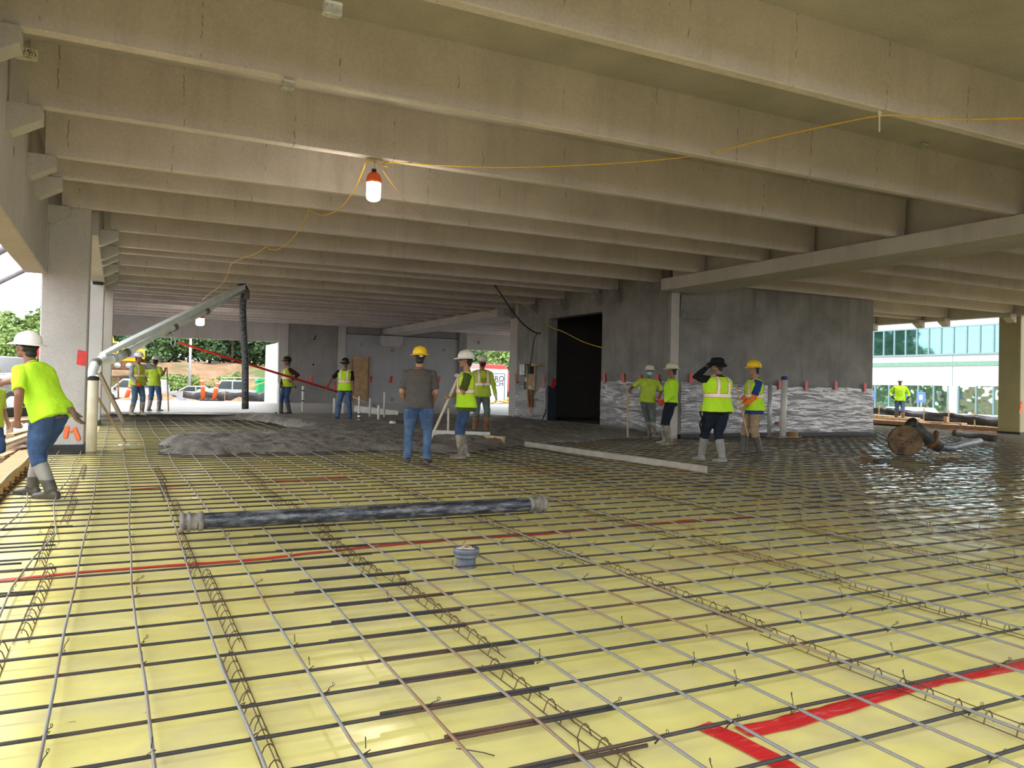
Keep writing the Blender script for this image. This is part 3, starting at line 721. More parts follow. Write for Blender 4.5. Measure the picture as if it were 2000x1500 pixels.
hp = [at(468, 561, 21.4), at(476, 560, 21.5), at(480, 568, 21.5), at(474, 590, 21.5), at(475, 640, 21.5), at(479, 700, 21.5), at(479, 760, 21.5), at(479, 799, 21.5)]
MB().tube([q-o for q in hp], [0.09, 0.1, 0.1, 0.085, 0.09, 0.09, 0.088, 0.09], 16).build('hose', M_hose, bo, True)
coupling('hose_coupling', hp[2]-o, Vector((0, 0, -1)), 0.092, bo, 0.22)

# ------------------------------------------------------------------ temporary lights and cords
M_lamp = NT('lit lamp'); M_lamp.b.inputs['Emission Color'].default_value = (1, 0.93, 0.82, 1); M_lamp.b.inputs['Emission Strength'].default_value = 9.0
M_lamp = M_lamp.done((0.9, 0.9, 0.85), 0.4)
def work_lamp(loc, label, drop, power, r=0.085, hgt=0.25):
    e = empty('work_lamp', label, 'lamp', loc)
    MB().lathe([(r*0.55, -0.005), (r*0.9, 0.0), (r*1.0, -0.03), (r*1.0, -hgt+0.06), (r*0.9, -hgt+0.02), (r*0.5, -hgt)][::-1], 24).build('globe', M_lamp, e, True)
    MB().lathe([(r*1.06, -0.035), (r*1.08, -0.01), (r*0.95, 0.05), (r*0.6, 0.085), (r*0.3, 0.09)], 24).build('cap', M_orange, e, True)
    MB().lathe([(0.03, 0.085), (0.03, 0.13), (0.012, 0.135)], 12).build('socket', M_dark, e, True)
    MB().tube([(0, 0, 0.13), (0.01, 0, drop*0.6), (0, 0, drop)], 0.005, 6).build('hanger', M_steel, e, True)
    ld = bpy.data.lights.new('lamp_light', 'POINT'); ld.energy = power; ld.color = (1, 0.88, 0.70); ld.shadow_soft_size = 0.1
    lo = bpy.data.objects.new('lamp_light', ld); COL.objects.link(lo); lo.parent = e; lo.location = (0, 0, -hgt-0.12)
    return e
work_lamp((2.66, 9.06, 3.62), 'glowing work lamp with an orange cap hanging under a near beam', 0.25, 40)
q = U(391, 620, y=31.05); work_lamp(tuple(q), 'distant glowing work lamp hanging behind the pump boom', 0.35, 40, 0.15, 0.3)
def cord(name, pts, r, m, label, cat='cord'):
    P = [Vector(p) for p in pts]; Q = []
    for i in range(len(P)-1):                         # Catmull-Rom
        p0, p1, p2, p3 = P[max(i-1, 0)], P[i], P[i+1], P[min(i+2, len(P)-1)]
        for k in range(6):
            s = k/6; Q.append(0.5*((2*p1)+(p2-p0)*s+(2*p0-5*p1+4*p2-p3)*s*s+(3*p1-p0-3*p2+p3)*s**3))
    Q.append(P[-1])
    return tag(MB().tube(Q, r, 6).build(name, m, None, True), label, cat)
cord('yellow_cable', [at(2040, 230, 3.9), at(2000, 231, 4.1), at(1880, 233, 4.6), at(1790, 229, 4.95), at(1720, 226, 5.09), at(1600, 249, 5.75), at(1480, 276, 6.4), at(1365, 303, 7.13), at(1200, 319, 7.8), at(1000, 327, 8.4), at(860, 323, 8.85), at(765, 317, 9.06), at(748, 322, 9.08), at(757, 326, 9.06), at(738, 320, 9.07)], 0.008, M_yel, 'yellow power cord running from the near work lamp across the beams')
cord('yellow_cable', [at(735, 317, 9.07), at(716, 313, 9.06), at(710, 330, 9.4), at(690, 374, 10.1), at(662, 408, 10.8), at(630, 420, 11.5), at(603, 409, 12.14)], 0.009, M_yel, 'yellow power cord swagged between the near lamp and next beams')
cord('yellow_cable', [at(603, 409, 12.14), at(592, 436, 12.7), at(570, 467, 13.4), at(545, 486, 13.9), at(527, 487, 14.1), at(521, 481, 14.12), at(500, 495, 15.0), at(455, 513, 16.0), at(445, 535, 19), at(430, 558, 22), at(405, 577, 26), at(391, 590, 30.9)], 0.008, M_yel, 'yellow cord climbing away from the beams toward the distant lamp')
cord('yellow_cable', [at(746, 331, 9.1), at(790, 390, 10.0), at(838, 433, 12.1), at(870, 478, 14.0), at(905, 510, 16.0), at(940, 529, 17.8)], 0.004, M_yel, 'thin yellow string running down from the near lamp between beams')
cord('yellow_cable', [at(1017, 553, 18.75), at(988, 561, 20.0), at(978, 574, 20.6), at(972, 580, 20.7), at(976, 583, 20.7)], 0.012, M_yel, 'yellow cord tied in a knot under the far beams')
cord('yellow_cable', [at(985, 561, 20.0), at(1010, 585, 20.3), at(1045, 612, 20.9), at(1073, 637, 21.3), at(1100, 648, 20.6), at(1140, 668, 19.6), at(1176, 679, 18.5)], 0.012, M_yel, 'yellow cord drooping across the dark doorway')
cord('yellow_cable', [at(884, 585, 22.5), at(912, 596, 23.4), at(955, 610, 24.0), at(1000, 617, 24.4)], 0.01, M_yel, 'yellow cord draped along the far ledger beam')
cord('power_cable', [at(967, 558, 18.7), at(980, 577, 19.8), at(1000, 606, 20.9), at(1020, 631, 21.7), at(1042, 648, 22.1), at(1056, 651, 21.95)], 0.022, M_black, 'thick black cable sagging from the beams to the core wall')
cord('power_cable', [at(1050, 651, 22.1), at(1044, 660, 22.3), at(1040, 685, 22.5), at(1036, 711, 22.55)], 0.018, M_black, 'black cable dropping down the core wall to the meter board')
# cable tie on the nearest beam, clear plastic lifting pockets in the stems
q = U(1718, 222, y=5.09)
o = MB().box((-0.006, -0.004, -0.17), (0.006, 0.004, 0.0)).box((-0.018, -0.008, -0.012), (0.018, 0.008, 0.02)).build('cable_tie', M_pvc, None, False, tuple(q)); tag(o, 'long white cable tie hanging from a beam beside the yellow cord', 'cable tie')
M_clear = plain('clear plastic', (0.42, 0.42, 0.38), 0.12, 0, 0.3, 30)
for u, v, y, w, lab in ((649, 18, 5.0, 0.062, 'clear plastic pocket on the beam at the top edge'), (563, 166, 7.0, 0.055, 'clear plastic pocket peeking from behind the beam above the near lamp'), (1804, 286, 6.82, 0.05, 'small plastic pocket on the beam below the cable tie'), (1580, 352, 8.85, 0.045, 'small plastic pocket on the beam close to the ledger')):
    q = U(u, v, y=y)
    o = MB().box((-w, -0.03, -w*0.75), (w, 0.03, w*0.75)).build('beam_pocket', M_clear, None, False, tuple(q), bevel=0.008); tag(o, lab, 'bracket')
    MB().box((-w*0.9, -0.036, w*0.35), (w*0.9, -0.03, w*0.6)).build('rim', M_pvc, o)
# product tag with print
q0 = U(53, 106, y=8.945)
tg = tag(MB().box((-0.093, -0.003, -0.062), (0.093, 0.003, 0.062)).build('beam_tag', plain('paper tag', (0.75, 0.73, 0.64), 0.6), None, False, tuple(q0)), 'small white printed tag stuck on a beam by the left spandrel', 'tag')
def text(s, size, loc, parent, m, rot=(PI/2, 0, 0), name='lettering'):
    c = bpy.data.curves.new(name, 'FONT'); c.body = s; c.size = size; c.align_x = 'CENTER'; c.align_y = 'CENTER'; c.extrude = 0.0008
    o = bpy.data.objects.new(name, c); COL.objects.link(o); o.data.materials.append(m)
    me = bpy.data.meshes.new_from_object(o.evaluated_get(bpy.context.evaluated_depsgraph_get())); bpy.data.objects.remove(o)
    return link(name, me, parent, loc, rot)
text('71401', 0.05, (0.005, -0.004, 0.034), tg, M_dark); text('DT-213', 0.05, (0.0, -0.004, 0.004), tg, M_dark); text('CONC', 0.022, (0.005, -0.004, -0.028), tg, M_dark)

# ------------------------------------------------------------------ meter board and splash sheets on the core wall
def wA(u, v, x=12.09): return U(u, v, x=x)
c = wA(1038, 735)
pb = empty('meter_board', 'plywood board with meter and outlets on the core wall by the doorway', 'electrical board', tuple(c)); o = Vector(pb.location)
def wbox(name, u0, v0, u1, v1, d, m, x=0.0):
    a_, b_ = wA(u0, v0), wA(u1, v1); y0, y1 = sorted((a_.y, b_.y)); z0, z1 = sorted((a_.z, b_.z))
    return MB().box((-x-d, y0-o.y, z0-o.z), (-x, y1-o.y, z1-o.z)).build(name, m, pb, bevel=0.006)
wbox('board', 1033, 712, 1046, 762, 0.05, M_lumber); wbox('breaker_box', 1034.5, 711, 1045, 730, 0.14, M_black, 0.05); wbox('meter_box', 1023, 712, 1033, 733, 0.16, M_steel, 0.0)
wbox('label', 1024.5, 720, 1027.5, 730, 0.01, M_pvc, 0.16); wbox('outlet', 1029, 745, 1033, 761, 0.08, M_black, 0.03); wbox('outlet', 1036, 754, 1042, 760, 0.06, M_pvc, 0.05); wbox('outlet', 1031, 738, 1035, 746, 0.06, M_pvc, 0.05)
wbox('post', 1035, 762, 1043, 795, 0.09, M_rust); wbox('block', 1053, 711, 1062, 716, 0.3, M_lumber)
MB().tube([wA(1040, 712)-o+Vector((-0.2, 0, 0)), wA(1041, 730)-o+Vector((-0.22, 0, 0)), wA(1038, 760)-o+Vector((-0.16, 0, 0)), wA(1039, 795)-o+Vector((-0.12, 0, 0))], 0.03, 8).build('conduit', M_lumber, pb, True)
MB().tube([wA(1025, 712)-o, wA(1021, 719)-o-Vector((.05, 0, 0)), wA(1021, 728)-o-Vector((.05, 0, 0)), wA(1024, 733)-o-Vector((.05, 0, 0)), wA(1030, 732)-o], 0.028, 8).build('cable_loop', M_black, pb, True)

t = NT('splash sheet'); p = t.pos(False)
fold = t.noise(t.pos(False, (0.9, 0.9, 4.5)), 1.9, 2, 0.5)
nm = t.bump(fold, 0.34, 0.09); nm = t.bump(t.noise(t.pos(False, (1.0, 1.0, 10)), 3.0, 1, 0.5), 0.25, 0.025, nm)
M_sheet = t.done((0.36, 0.36, 0.38), 0.13, 0.1, nm, 1.0)
tb = t.n('ShaderNodeBsdfTransparent'); mx = t.n('ShaderNodeMixShader'); t.l(t.math('ADD', t.math('MULTIPLY', t.ramp(fold, 0.35, 0.7), 0.35), 0.40), mx.inputs[0]); t.l(tb.outputs[0], mx.inputs[1]); t.l(t.b.outputs[0], mx.inputs[2]); t.l(mx.outputs[0], t.out.inputs['Surface'])
def sheet(name, axis, plane, a0, a1, z0, ztop, label, seed, out=0.04, sgn=-1):
    """hanging plastic: ztop(a) gives the drooping upper edge"""
    na = max(12, int(abs(a1-a0)/0.03)); A = np.linspace(a0, a1, na); T = np.linspace(0, 1, 46); AA, TT = np.meshgrid(A, T)
    zt = np.array([ztop(q) for q in A])
    Zs = z0+(zt[None, :]-z0)*TT
    D = 0.012+out*(0.5+fbm(AA*0.8+seed, Zs*4.0, seed, 2))+0.022*np.abs(vnoise(AA*0.9+Zs*2.2, Zs*1.2-AA, seed+7))
    D = np.clip(D, 0.008, 0.12)*np.clip((1.0-TT)*8+0.35, 0.3, 1)
    Pq = plane+sgn*D
    o = grid_mesh(name, Pq if axis == 'x' else AA, AA if axis == 'x' else Pq, Zs, M_sheet)
    md = o.modifiers.new('s', 'SOLIDIFY'); md.thickness = 0.002
    return tag(o, label, 'plastic sheet')
def tab(parent, loc, axis, w=0.09, h=0.26, tilt=0.0):
    e = MB().box((-w/2, -0.004, -h/2), (w/2, 0.004, h/2)).build('tape_tab', M_red, parent, False, loc); e.rotation_euler = (0, tilt, PI/2 if axis == 'x' else 0); return e
sh1 = sheet('splash_sheet', 'x', 12.1, 21.66, 23.75, 0.16, lambda y: 1.38-0.42*max(0, math.sin((y-21.66)/2.09*PI))**2*(1 if y < 22.6 else 0.5), 'crumpled clear plastic sheet taped round the meter board', 3)
for y, z, tl in ((23.68, 1.48, 0.2), (21.75, 1.40, -0.1), (22.55, 0.52, 0.1)): tab(sh1, (12.03, y, z), 'x', 0.08, 0.34, tl)
sh2 = sheet('splash_sheet', 'x', 12.1, 15.62, 18.54, 0.10, lambda y: U(1235, 741, x=12.05).z-0.04*math.sin((y-15.6)*3.2)**2, 'shiny crumpled plastic sheet on the core wall behind the masked man', 8, 0.03)
for u in (1180, 1217, 1250, 1284): q = U(u, 738 if u < 1230 else 741, x=12.05); tab(sh2, tuple(q), 'x', 0.10, 0.24, 0.1)
sh3 = sheet('splash_sheet', 'y', 15.6, 12.5, 19.36, 0.13, lambda x: U(1400, 746, y=15.55).z-0.03*math.sin((x-12.5)*2.2)**2-0.03*(x-12.5)/7, 'wide shiny plastic sheet taped along the bottom of the core wall', 15, 0.025)
for u, v, w in ((1350, 738, .1), (1525, 752, .16), (1575, 753, .1), (1633, 753, .1), (1690, 757, .1)): q = U(u, v, y=15.54); tab(sh3, tuple(q), 'y', w, 0.24)
q = U(1524, 827, y=15.5); tab(sh3, tuple(q), 'y', 0.16, 0.1)
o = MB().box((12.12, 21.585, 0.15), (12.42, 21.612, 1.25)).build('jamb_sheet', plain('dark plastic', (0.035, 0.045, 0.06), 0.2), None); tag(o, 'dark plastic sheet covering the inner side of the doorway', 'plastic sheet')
tab(o, (12.3, 21.575, 1.33), 'y', 0.12, 0.3, 0.25)
o = MB().tube([U(1058, 823, y=21.0), U(1067, 801, y=21.4)], 0.02, 6).build('iron_bar', M_black, None, True); tag(o, 'thin dark bar leaning against the wall by the doorway', 'bar')
for u, v, lab in ((724, 741, 'small red tape patch beside the plywood door'), (764, 741, 'small red tape patch between the door and the grey shirt man'), (857, 742, 'small red tape patch between grey shirt man and shovel handle')):
    q = U(u, v, y=YW-0.02); o = MB().box((-0.06, -0.006, -0.16), (0.06, 0.006, 0.16)).build('tape_patch', M_red, None, False, tuple(q)); o.rotation_euler = (0, 0.2, 0); tag(o, lab, 'tape')
q = U(160, 699, y=14.165); o = MB().prism([(-0.075, -0.105), (0.06, -0.13), (0.075, 0.105), (-0.06, 0.125)], -0.004, 0.004).build('tape_patch', M_red, None, False, tuple(q)); tag(o, 'red tape square on the corner of the first column', 'tape')
q = U(74, 682, y=14.3); o = MB().prism([(-0.02, -0.13), (0.02, -0.11), (0.02, 0.12), (-0.02, 0.1)], -0.06, 0.06).build('tape_patch', M_red, None, False, (-1.125, 14.3, q.z)); tag(o, 'red tape wrapped on the far side of the first column', 'tape')
# orange paint marks on the column foot
def spray(u, v, pts, plane_y, w, label):
    m = MB()
    for a_, b_ in zip(pts, pts[1:]):
        m.tube([U(a_[0], a_[1], y=plane_y), U(b_[0], b_[1], y=plane_y)], w, 6, True, 0.25)
    m.v = [(x_, plane_y+(y_-plane_y)*0.06, z_) for x_, y_, z_ in m.v]
    return tag(m.build('paint_mark', plain('orange spray paint', (0.85, 0.17, 0.06), 0.7), None, True), label, 'paint mark')
spray(0, 0, [(128, 853), (131, 836), (138, 843), (146, 838), (153, 857)], 14.163, 0.035, 'orange spray paint mark near the foot of the first column')
spray(0, 0, [(1992, 792), (1996, 787), (1992, 806), (1996, 804)], 15.19, 0.05, 'orange spray paint mark on the far column at the edge')

# ------------------------------------------------------------------ tools leaning on the left
def shovel(name, a, b, label, blade=True, mh=M_wood, r=0.019, parent=None, size=1.0):
    a, b = Vector(a), Vector(b); e = empty(name, label, 'shovel', tuple(b)); d = (b-a).normalized(); L = (b-a).length
    MB().tube([a-b, (a-b).lerp(Vector((0, 0, 0)), 0.5), Vector((0, 0, 0))], r, 10, True).build('handle', mh, e, True)
    if blade:
        Fm = frame(d, FWD); rings = []
        for k, w, c in ((-0.02, 0.03, 0.0), (0.03, 0.10, 0.015), (0.14, 0.115, 0.02), (0.22, 0.10, 0.015), (0.27, 0.04, 0.0)):
            k *= size; w *= size
            top_ = [d*k+Fm @ Vector((w*sx, c*(1-sx*sx)*2-0.012, 0)) for sx in (-1, -.5, 0, .5, 1)]
            bot_ = [q+Fm @ Vector((0, -0.004, 0)) for q in reversed(top_)]
            rings.append(top_+bot_)
        recalc(MB().loft(rings).build('blade', M_steel, e, True))
    return e
shovel('shovel', U(187, 770, y=14.3), U(246, 866, z=0.08), 'old wooden shovel leaning on the standpipe with its bright blade down', False)
q = U(251, 869, z=0.075)
m = MB(); m.prism([(-0.16, -0.05), (-0.10, -0.13), (0.12, -0.12), (0.17, -0.02), (0.13, 0.11), (-0.03, 0.14), (-0.15, 0.07)], 0.0, 0.012, 'z')
o = m.build('shovel_blade', plain('shiny blade steel', (0.72, 0.76, 0.82), 0.15, 0.6), None, False, tuple(q), bevel=0.004); tag(o, 'shiny silver shovel blade lying flat on the bars', 'blade')  # silver blade of the leaning shovel, made as a loose flat piece
a, b = U(192, 726, y=20.5), U(241, 824, z=0.10)
o = MB().box((-0.045, -0.03, 0), (0.045, 0.03, (b-a).length), on_axis(a, b)).build('brace', plain('grey brace', (0.30, 0.26, 0.25), 0.7)); tag(o, 'grey timber brace leaning on the second column', 'brace')

# ------------------------------------------------------------------ pump pipe pieces lying by the core wall, right
c = U(1769, 861, y=10.55)
dr_ = empty('pipe_drum', 'round rusty steel drum end standing on the rebar', 'drum', tuple(c)); axis = (CAM-c); axis.z = 0; axis.normalize()
Fm = Matrix.Translation((0, 0, 0)) @ frame(axis+Vector((0.25, 0, 0.05))).to_4x4()
t = NT('rusty drum'); pz = t.pos(True)
M_drum = t.done(t.mix(t.ramp(t.noise(pz, 5, 6, 0.7), 0.4, 0.62), (0.20, 0.125, 0.055), (0.065, 0.035, 0.02)), 0.65, 0.1, t.bump(t.noise(pz, 20, 4), 0.4, 0.01))
MB().lathe([(0.001, 0.012), (0.27, 0.012), (0.285, 0.0), (0.29, 0.022), (0.305, 0.024), (0.308, 0.0), (0.305, -0.02), (0.30, -0.22), (0.02, -0.22)][::-1], 40, Fm).build('shell', M_drum, dr_, True)
for x_, y_ in ((-0.06, -0.07), (0.10, -0.02), (-0.1, 0.12)): MB().lathe([(0.045, 0.01), (0.045, 0.022), (0.03, 0.012), (0.005, 0.012)], 14, Fm @ Matrix.Translation((x_, y_, 0))).build('bung', M_rust, dr_, True)
MB().box((-0.03, -0.36, -0.05), (0.03, -0.28, 0.0), Fm).build('lug', M_rust, dr_); MB().box((-0.34, -0.02, -0.05), (-0.29, 0.05, 0.0), Fm).build('lug', M_rust, dr_)
e = empty('suction_pipe', 'dark elbow pipe with an open end leaning beside the rusty drum', 'pipe', tuple(U(1835, 872, y=10.5))); o = Vector(e.location)
pts = [at(1778, 826, 10.75)-o, at(1800, 845, 10.7)-o, at(1820, 862, 10.6)-o, at(1838, 873, 10.5)-o]
m = MB().tube(pts, [0.125, 0.12, 0.12, 0.13], 20); m.build('pipe', plain('muddy black pipe', (0.06, 0.055, 0.05), 0.5, 0, 0.4, 12, 0.4), e, True)
d = (pts[0]-pts[1]).normalized(); MB().lathe([(0.13, -0.06), (0.135, 0), (0.115, 0.002), (0.108, -0.05), (0.01, -0.06)], 22, Matrix.Translation(pts[0]) @ frame(d).to_4x4()).build('rim', M_black, e, True)
MB().lathe([(0.125, -0.05), (0.15, -0.04), (0.15, 0.04), (0.125, 0.05)], 20, Matrix.Translation(pts[2]) @ frame(d).to_4x4()).box((-0.03, 0.12, -0.04), (0.03, 0.24, 0.04), Matrix.Translation(pts[2]) @ frame(d).to_4x4()).build('clamp', M_rust, e, True)
o = MB().tube([at(1835, 873, 10.5), at(1858, 875, 10.55), at(1880, 869, 10.7), at(1900, 865, 10.9), at(1913, 862, 11.0)], 0.075, 16, True).build('suction_hose', M_hose, None, True); tag(o, 'short scuffed hose lying behind the plywood scrap by the drum', 'hose')
q = U(1842, 890, z=0.075); o = MB().prism([(-0.42, -0.10), (-0.2, -0.2), (0.25, -0.18), (0.5, -0.02), (0.42, 0.15), (-0.3, 0.15)], 0, 0.02, 'z').build('plywood_scrap', M_ply, None, False, tuple(q)); tag(o, 'rounded plywood scrap on the bars beside the drum', 'plywood')
a, b = U(1866, 846, z=0.14), U(1952, 858, z=0.14); d = (b-a).normalized()
o = MB().tube([a, a.lerp(b, .5), b], 0.085, 18).build('steel_pipe', plain('muddy pipe', (0.10, 0.08, 0.065), 0.6, 0, 0.4, 8, 0.4), None, True); tag(o, 'straight dark pipe lying on the bars near the far column', 'pipe')
coupling('coupling', b+d*0.01, -d, 0.085, o, 0.14); coupling('coupling', a-d*0.01, d, 0.085, o, 0.14)
q = U(1705, 903, z=0.08); q2 = U(1735, 905, z=0.08)
for k, (u, v, lab) in enumerate(((1696, 902, 'brown wooden block on the bars near the rippled reflection'), (1722, 905, 'dark block on the bars beside the brown wooden block'))):
    q = U(u, v, z=0.075); o = MB().box((-0.14, -0.06, 0), (0.14, 0.06, 0.07)).build('timber_block', M_rust if k == 0 else M_black, None, False, tuple(q), bevel=0.006); tag(o, lab, 'block')

# ------------------------------------------------------------------ outdoors: earth, trees, vehicles, neighbours
def gz(x, y):
    x = np.asarray(x, float); y = np.asarray(y, float)
    z = 0.02-0.8*np.clip((y-36)/18, 0, 1)*np.clip((30-x)/6, 0, 1)
    z = z+np.where(x < 28, 3.5*np.clip((y-80)/13, 0, 1)+1.2*np.clip((y-95)/30, 0, 1), 1.0*np.clip((y-80)/30, 0, 1))
    n = fbm(x*0.35, y*0.35, 61, 4)
    z = z+0.10*n+0.6*n*np.clip((y-78)/6, 0, 1)
    under = (x > -1.22) & (x < 26.4) & (y > -2.2) & (y < YW+1.6)
    return np.where(under, -0.5, z)
t = NT('site earth'); p = t.pos(False)
cc = t.mix(t.ramp(t.noise(p, 0.6, 6, 0.65), 0.35, 0.65), (0.17, 0.095, 0.05), (0.26, 0.175, 0.11))
gr = t.math('MULTIPLY', t.ramp(t.noise(p, 0.16, 5, 0.6), 0.50, 0.58), 0.85)
cc = t.mix(gr, cc, (0.06, 0.10, 0.03))
M_earth = t.done(cc, 0.9, 0, t.bump(t.noise(p, 4, 6, 0.7), 0.7, 0.08), 0.2)
gx = np.concatenate([np.arange(-90, -16, 2.0), np.arange(-16, -1.2, 0.35), np.array([-1.215, -1.15]), np.arange(0, 26, 2.0), np.array([26.38, 26.45]), np.arange(27, 48, 1.0), np.arange(48, 121, 4.0)])
gy = np.concatenate([np.arange(-40, -2.5, 3.0), np.array([-2.3, -2.1]), np.arange(1, 39, 0.8), np.array([38.95, 39.05]), np.arange(40, 76, 1.5), np.arange(76, 97, 0.7), np.arange(97, 170, 5.0)])
GX, GY = np.meshgrid(gx, gy)
structure(grid_mesh('ground', GX, GY, gz(GX, GY), M_earth))
def gzz(x, y): return float(gz(np.array([x]), np.array([y]))[0])

# trees: scattered leaf faces on lobed crowns over a trunk, six patterns copied
def leaf_mat(name, c):
    t = NT(name); p = t.pos(False)
    t.b.inputs['Transmission Weight'].default_value = 0.0
    return t.done(t.mix(t.ramp(t.noise(p, 0.8, 4), 0.3, 0.7), tuple(x*0.6 for x in c), tuple(x*1.35 for x in c)), 0.7, 0, None, 0.3)
M_leaf = [leaf_mat('deep green leaves', (0.085, 0.155, 0.075)), leaf_mat('mid green leaves', (0.12, 0.205, 0.08)), leaf_mat('fresh green leaves', (0.19, 0.28, 0.08))]
M_bark = plain('bark', (0.10, 0.075, 0.055), 0.9)
def crown_mesh(seed, m, n=6500, leaf=0.17):
    r = np.random.RandomState(seed); lobes = []
    for k in range(22):
        a = r.rand()*2*PI; h = 0.12+0.80*r.rand(); rad = (0.36 if h < 0.6 else 0.24)*(0.5+r.rand()*0.6)
        lobes.append((math.cos(a)*rad, math.sin(a)*rad, h, 0.13+0.10*r.rand()))
    lobes.append((0, 0, 0.62, 0.28)); L = np.array(lobes); k = r.randint(0, len(L), n)
    d = r.normal(size=(n, 3)); d /= np.linalg.norm(d, axis=1)[:, None]
    P_ = (L[k, :3]+d*(L[k, 3]*(0.72+0.38*r.rand(n)))[:, None])*9.0
    nn = d+0.8*r.normal(size=(n, 3)); nn /= np.linalg.norm(nn, axis=1)[:, None]
    a = np.cross(nn, r.normal(size=(n, 3))); a /= np.linalg.norm(a, axis=1)[:, None]; b = np.cross(nn, a)
    s = leaf*(0.5+r.rand(n))[:, None]
    V = np.stack([P_-a*s-b*s*0.6, P_+a*s-b*s*0.6, P_+a*s*0.8+b*s*0.7, P_-a*s*0.8+b*s*0.7], 1).reshape(-1, 3)
    me = bpy.data.meshes.new('foliage'); me.from_pydata(V.tolist(), [], [(4*i, 4*i+1, 4*i+2, 4*i+3) for i in range(n)]); me.materials.append(m)
    return me
crowns = [crown_mesh(1, M_leaf[0]), crown_mesh(2, M_leaf[1]), crown_mesh(3, M_leaf[2]), crown_mesh(4, M_leaf[0]), crown_mesh(5, M_leaf[1]), crown_mesh(6, M_leaf[2])]
trunk = MB().tube([(0, 0, -0.3), (0.1, 0.05, 2.0), (0, 0, 4.2), (0.15, -0.1, 6.0)], [0.3, 0.24, 0.17, 0.08], 9).tube([(0, 0, 3.4), (0.9, 0.3, 5.0)], [0.13, 0.05], 7).tube([(0, 0, 3.0), (-0.9, -0.4, 4.8)], [0.13, 0.05], 7).mesh('trunk', M_bark, True)
def tree(x, y, h, wd, k, label, group=None):
    e = empty('tree', label, 'tree', (x, y, gzz(x, y)-0.1), k*1.7, group); s = h/9.0
    f = link('foliage', crowns[k % 6], e); f.scale = (s*wd, s*wd, s); g = link('trunk', trunk, e); g.scale = (s, s, s)
    f['kind'] = 'stuff'
    return e
def tree_at(u, vtop, y, wd, k, label, group=None):
    q = U(u, vtop, y=y); return tree(q.x, y, q.z-gzz(q.x, y), wd, k, label, group)
tree_at(38, 604, 78, 1.25, 2, 'bright green broad tree against the white sky beside the first column')
tree_at(-6, 614, 88, 1.1, 1, 'darker green tree cut by the edge behind the bright broad tree')
tree_at(74, 612, 95, 1.0, 4, 'green tree half hidden by the first column')
tree_at(20, 640, 70, 1.2, 5, 'low leafy tree under the bright broad tree')
tree_at(66, 650, 72, 1.2, 1, 'low dark tree behind the front worker')
lab_ = ['tree on the dirt bank above the yellow excavator', 'tree on the dirt bank just past the excavator cab', 'tree on the dirt bank above the two talking workers', 'tree on the dirt bank just before the lamp pole', 'tree on the dirt bank just past the lamp pole', 'tree on the dirt bank framed by pole and hanging hose', 'tree on the dirt bank directly behind the hanging hose', 'tree on the dirt bank just past the hanging hose', 'tree on the dirt bank beside the white wing wall']
for i, u in enumerate((205, 246, 290, 332, 372, 412, 455, 500, 540)):
    tree_at(u, 618-(i*37 % 23), 102+(i*5 % 9), 1.25, (0, 3, 1, 0, 4, 3, 0, 1, 3)[i], ('dark ' if i % 3 == 0 else 'leafy green ')+lab_[i])
tree_at(985, 672, 78, 1.05, 2, 'fresh green tree seen through the opening by the core wall')
tree_at(925, 660, 92, 1.3, 4, 'dull green tree behind the white trailer')
tree_at(955, 640, 100, 1.3, 0, 'dark tree furthest back behind the white trailer')
tree_at(1005, 690, 70, 0.8, 1, 'small dark tree close to the core wall edge')
for i, (x, y) in enumerate(((-30, 98), (-42, 104), (36, 104), (46, 100), (57, 108), (28, 108))):
    tree(x, y, 12+i % 3, 1.2, i, ['dark tree mirrored in the office windows, furthest from the core wall', 'leafy tree mirrored in the office windows, second along the yard', 'bright tree mirrored in the office windows nearest the core wall', 'dark tall tree mirrored beside the bright one in the office windows', 'leafy tree at the far corner behind the office building', 'bright tree behind the garage mirrored low in the windows'][i], 'trees mirrored in the windows')
def bush(u, v, y, w, h, k, label):
    q = U(u, v, y=y); e = empty('bush', label, 'bush', (q.x, y, gzz(q.x, y)-0.1)); f = link('foliage', crowns[k], e, (0, 0, -h*0.25)); f.scale = (w/7, w/7, h/7); f['kind'] = 'stuff'
    MB().tube([(0, 0, -0.1), (0.05, 0, h*0.4)], 0.05, 6).build('stem', M_bark, e, True)
bush(335, 748, 78, 4.0, 2.4, 2, 'low green bush behind the worker raising his shovel'); bush(355, 752, 77, 3.6, 2.2, 5, 'low green bush at the foot of the lamp pole')
bush(390, 745, 80, 3.4, 2.0, 1, 'low green bush behind the orange posts'); bush(450, 738, 82, 3.0, 2.2, 5, 'pale green bush on the bank near the hanging hose')

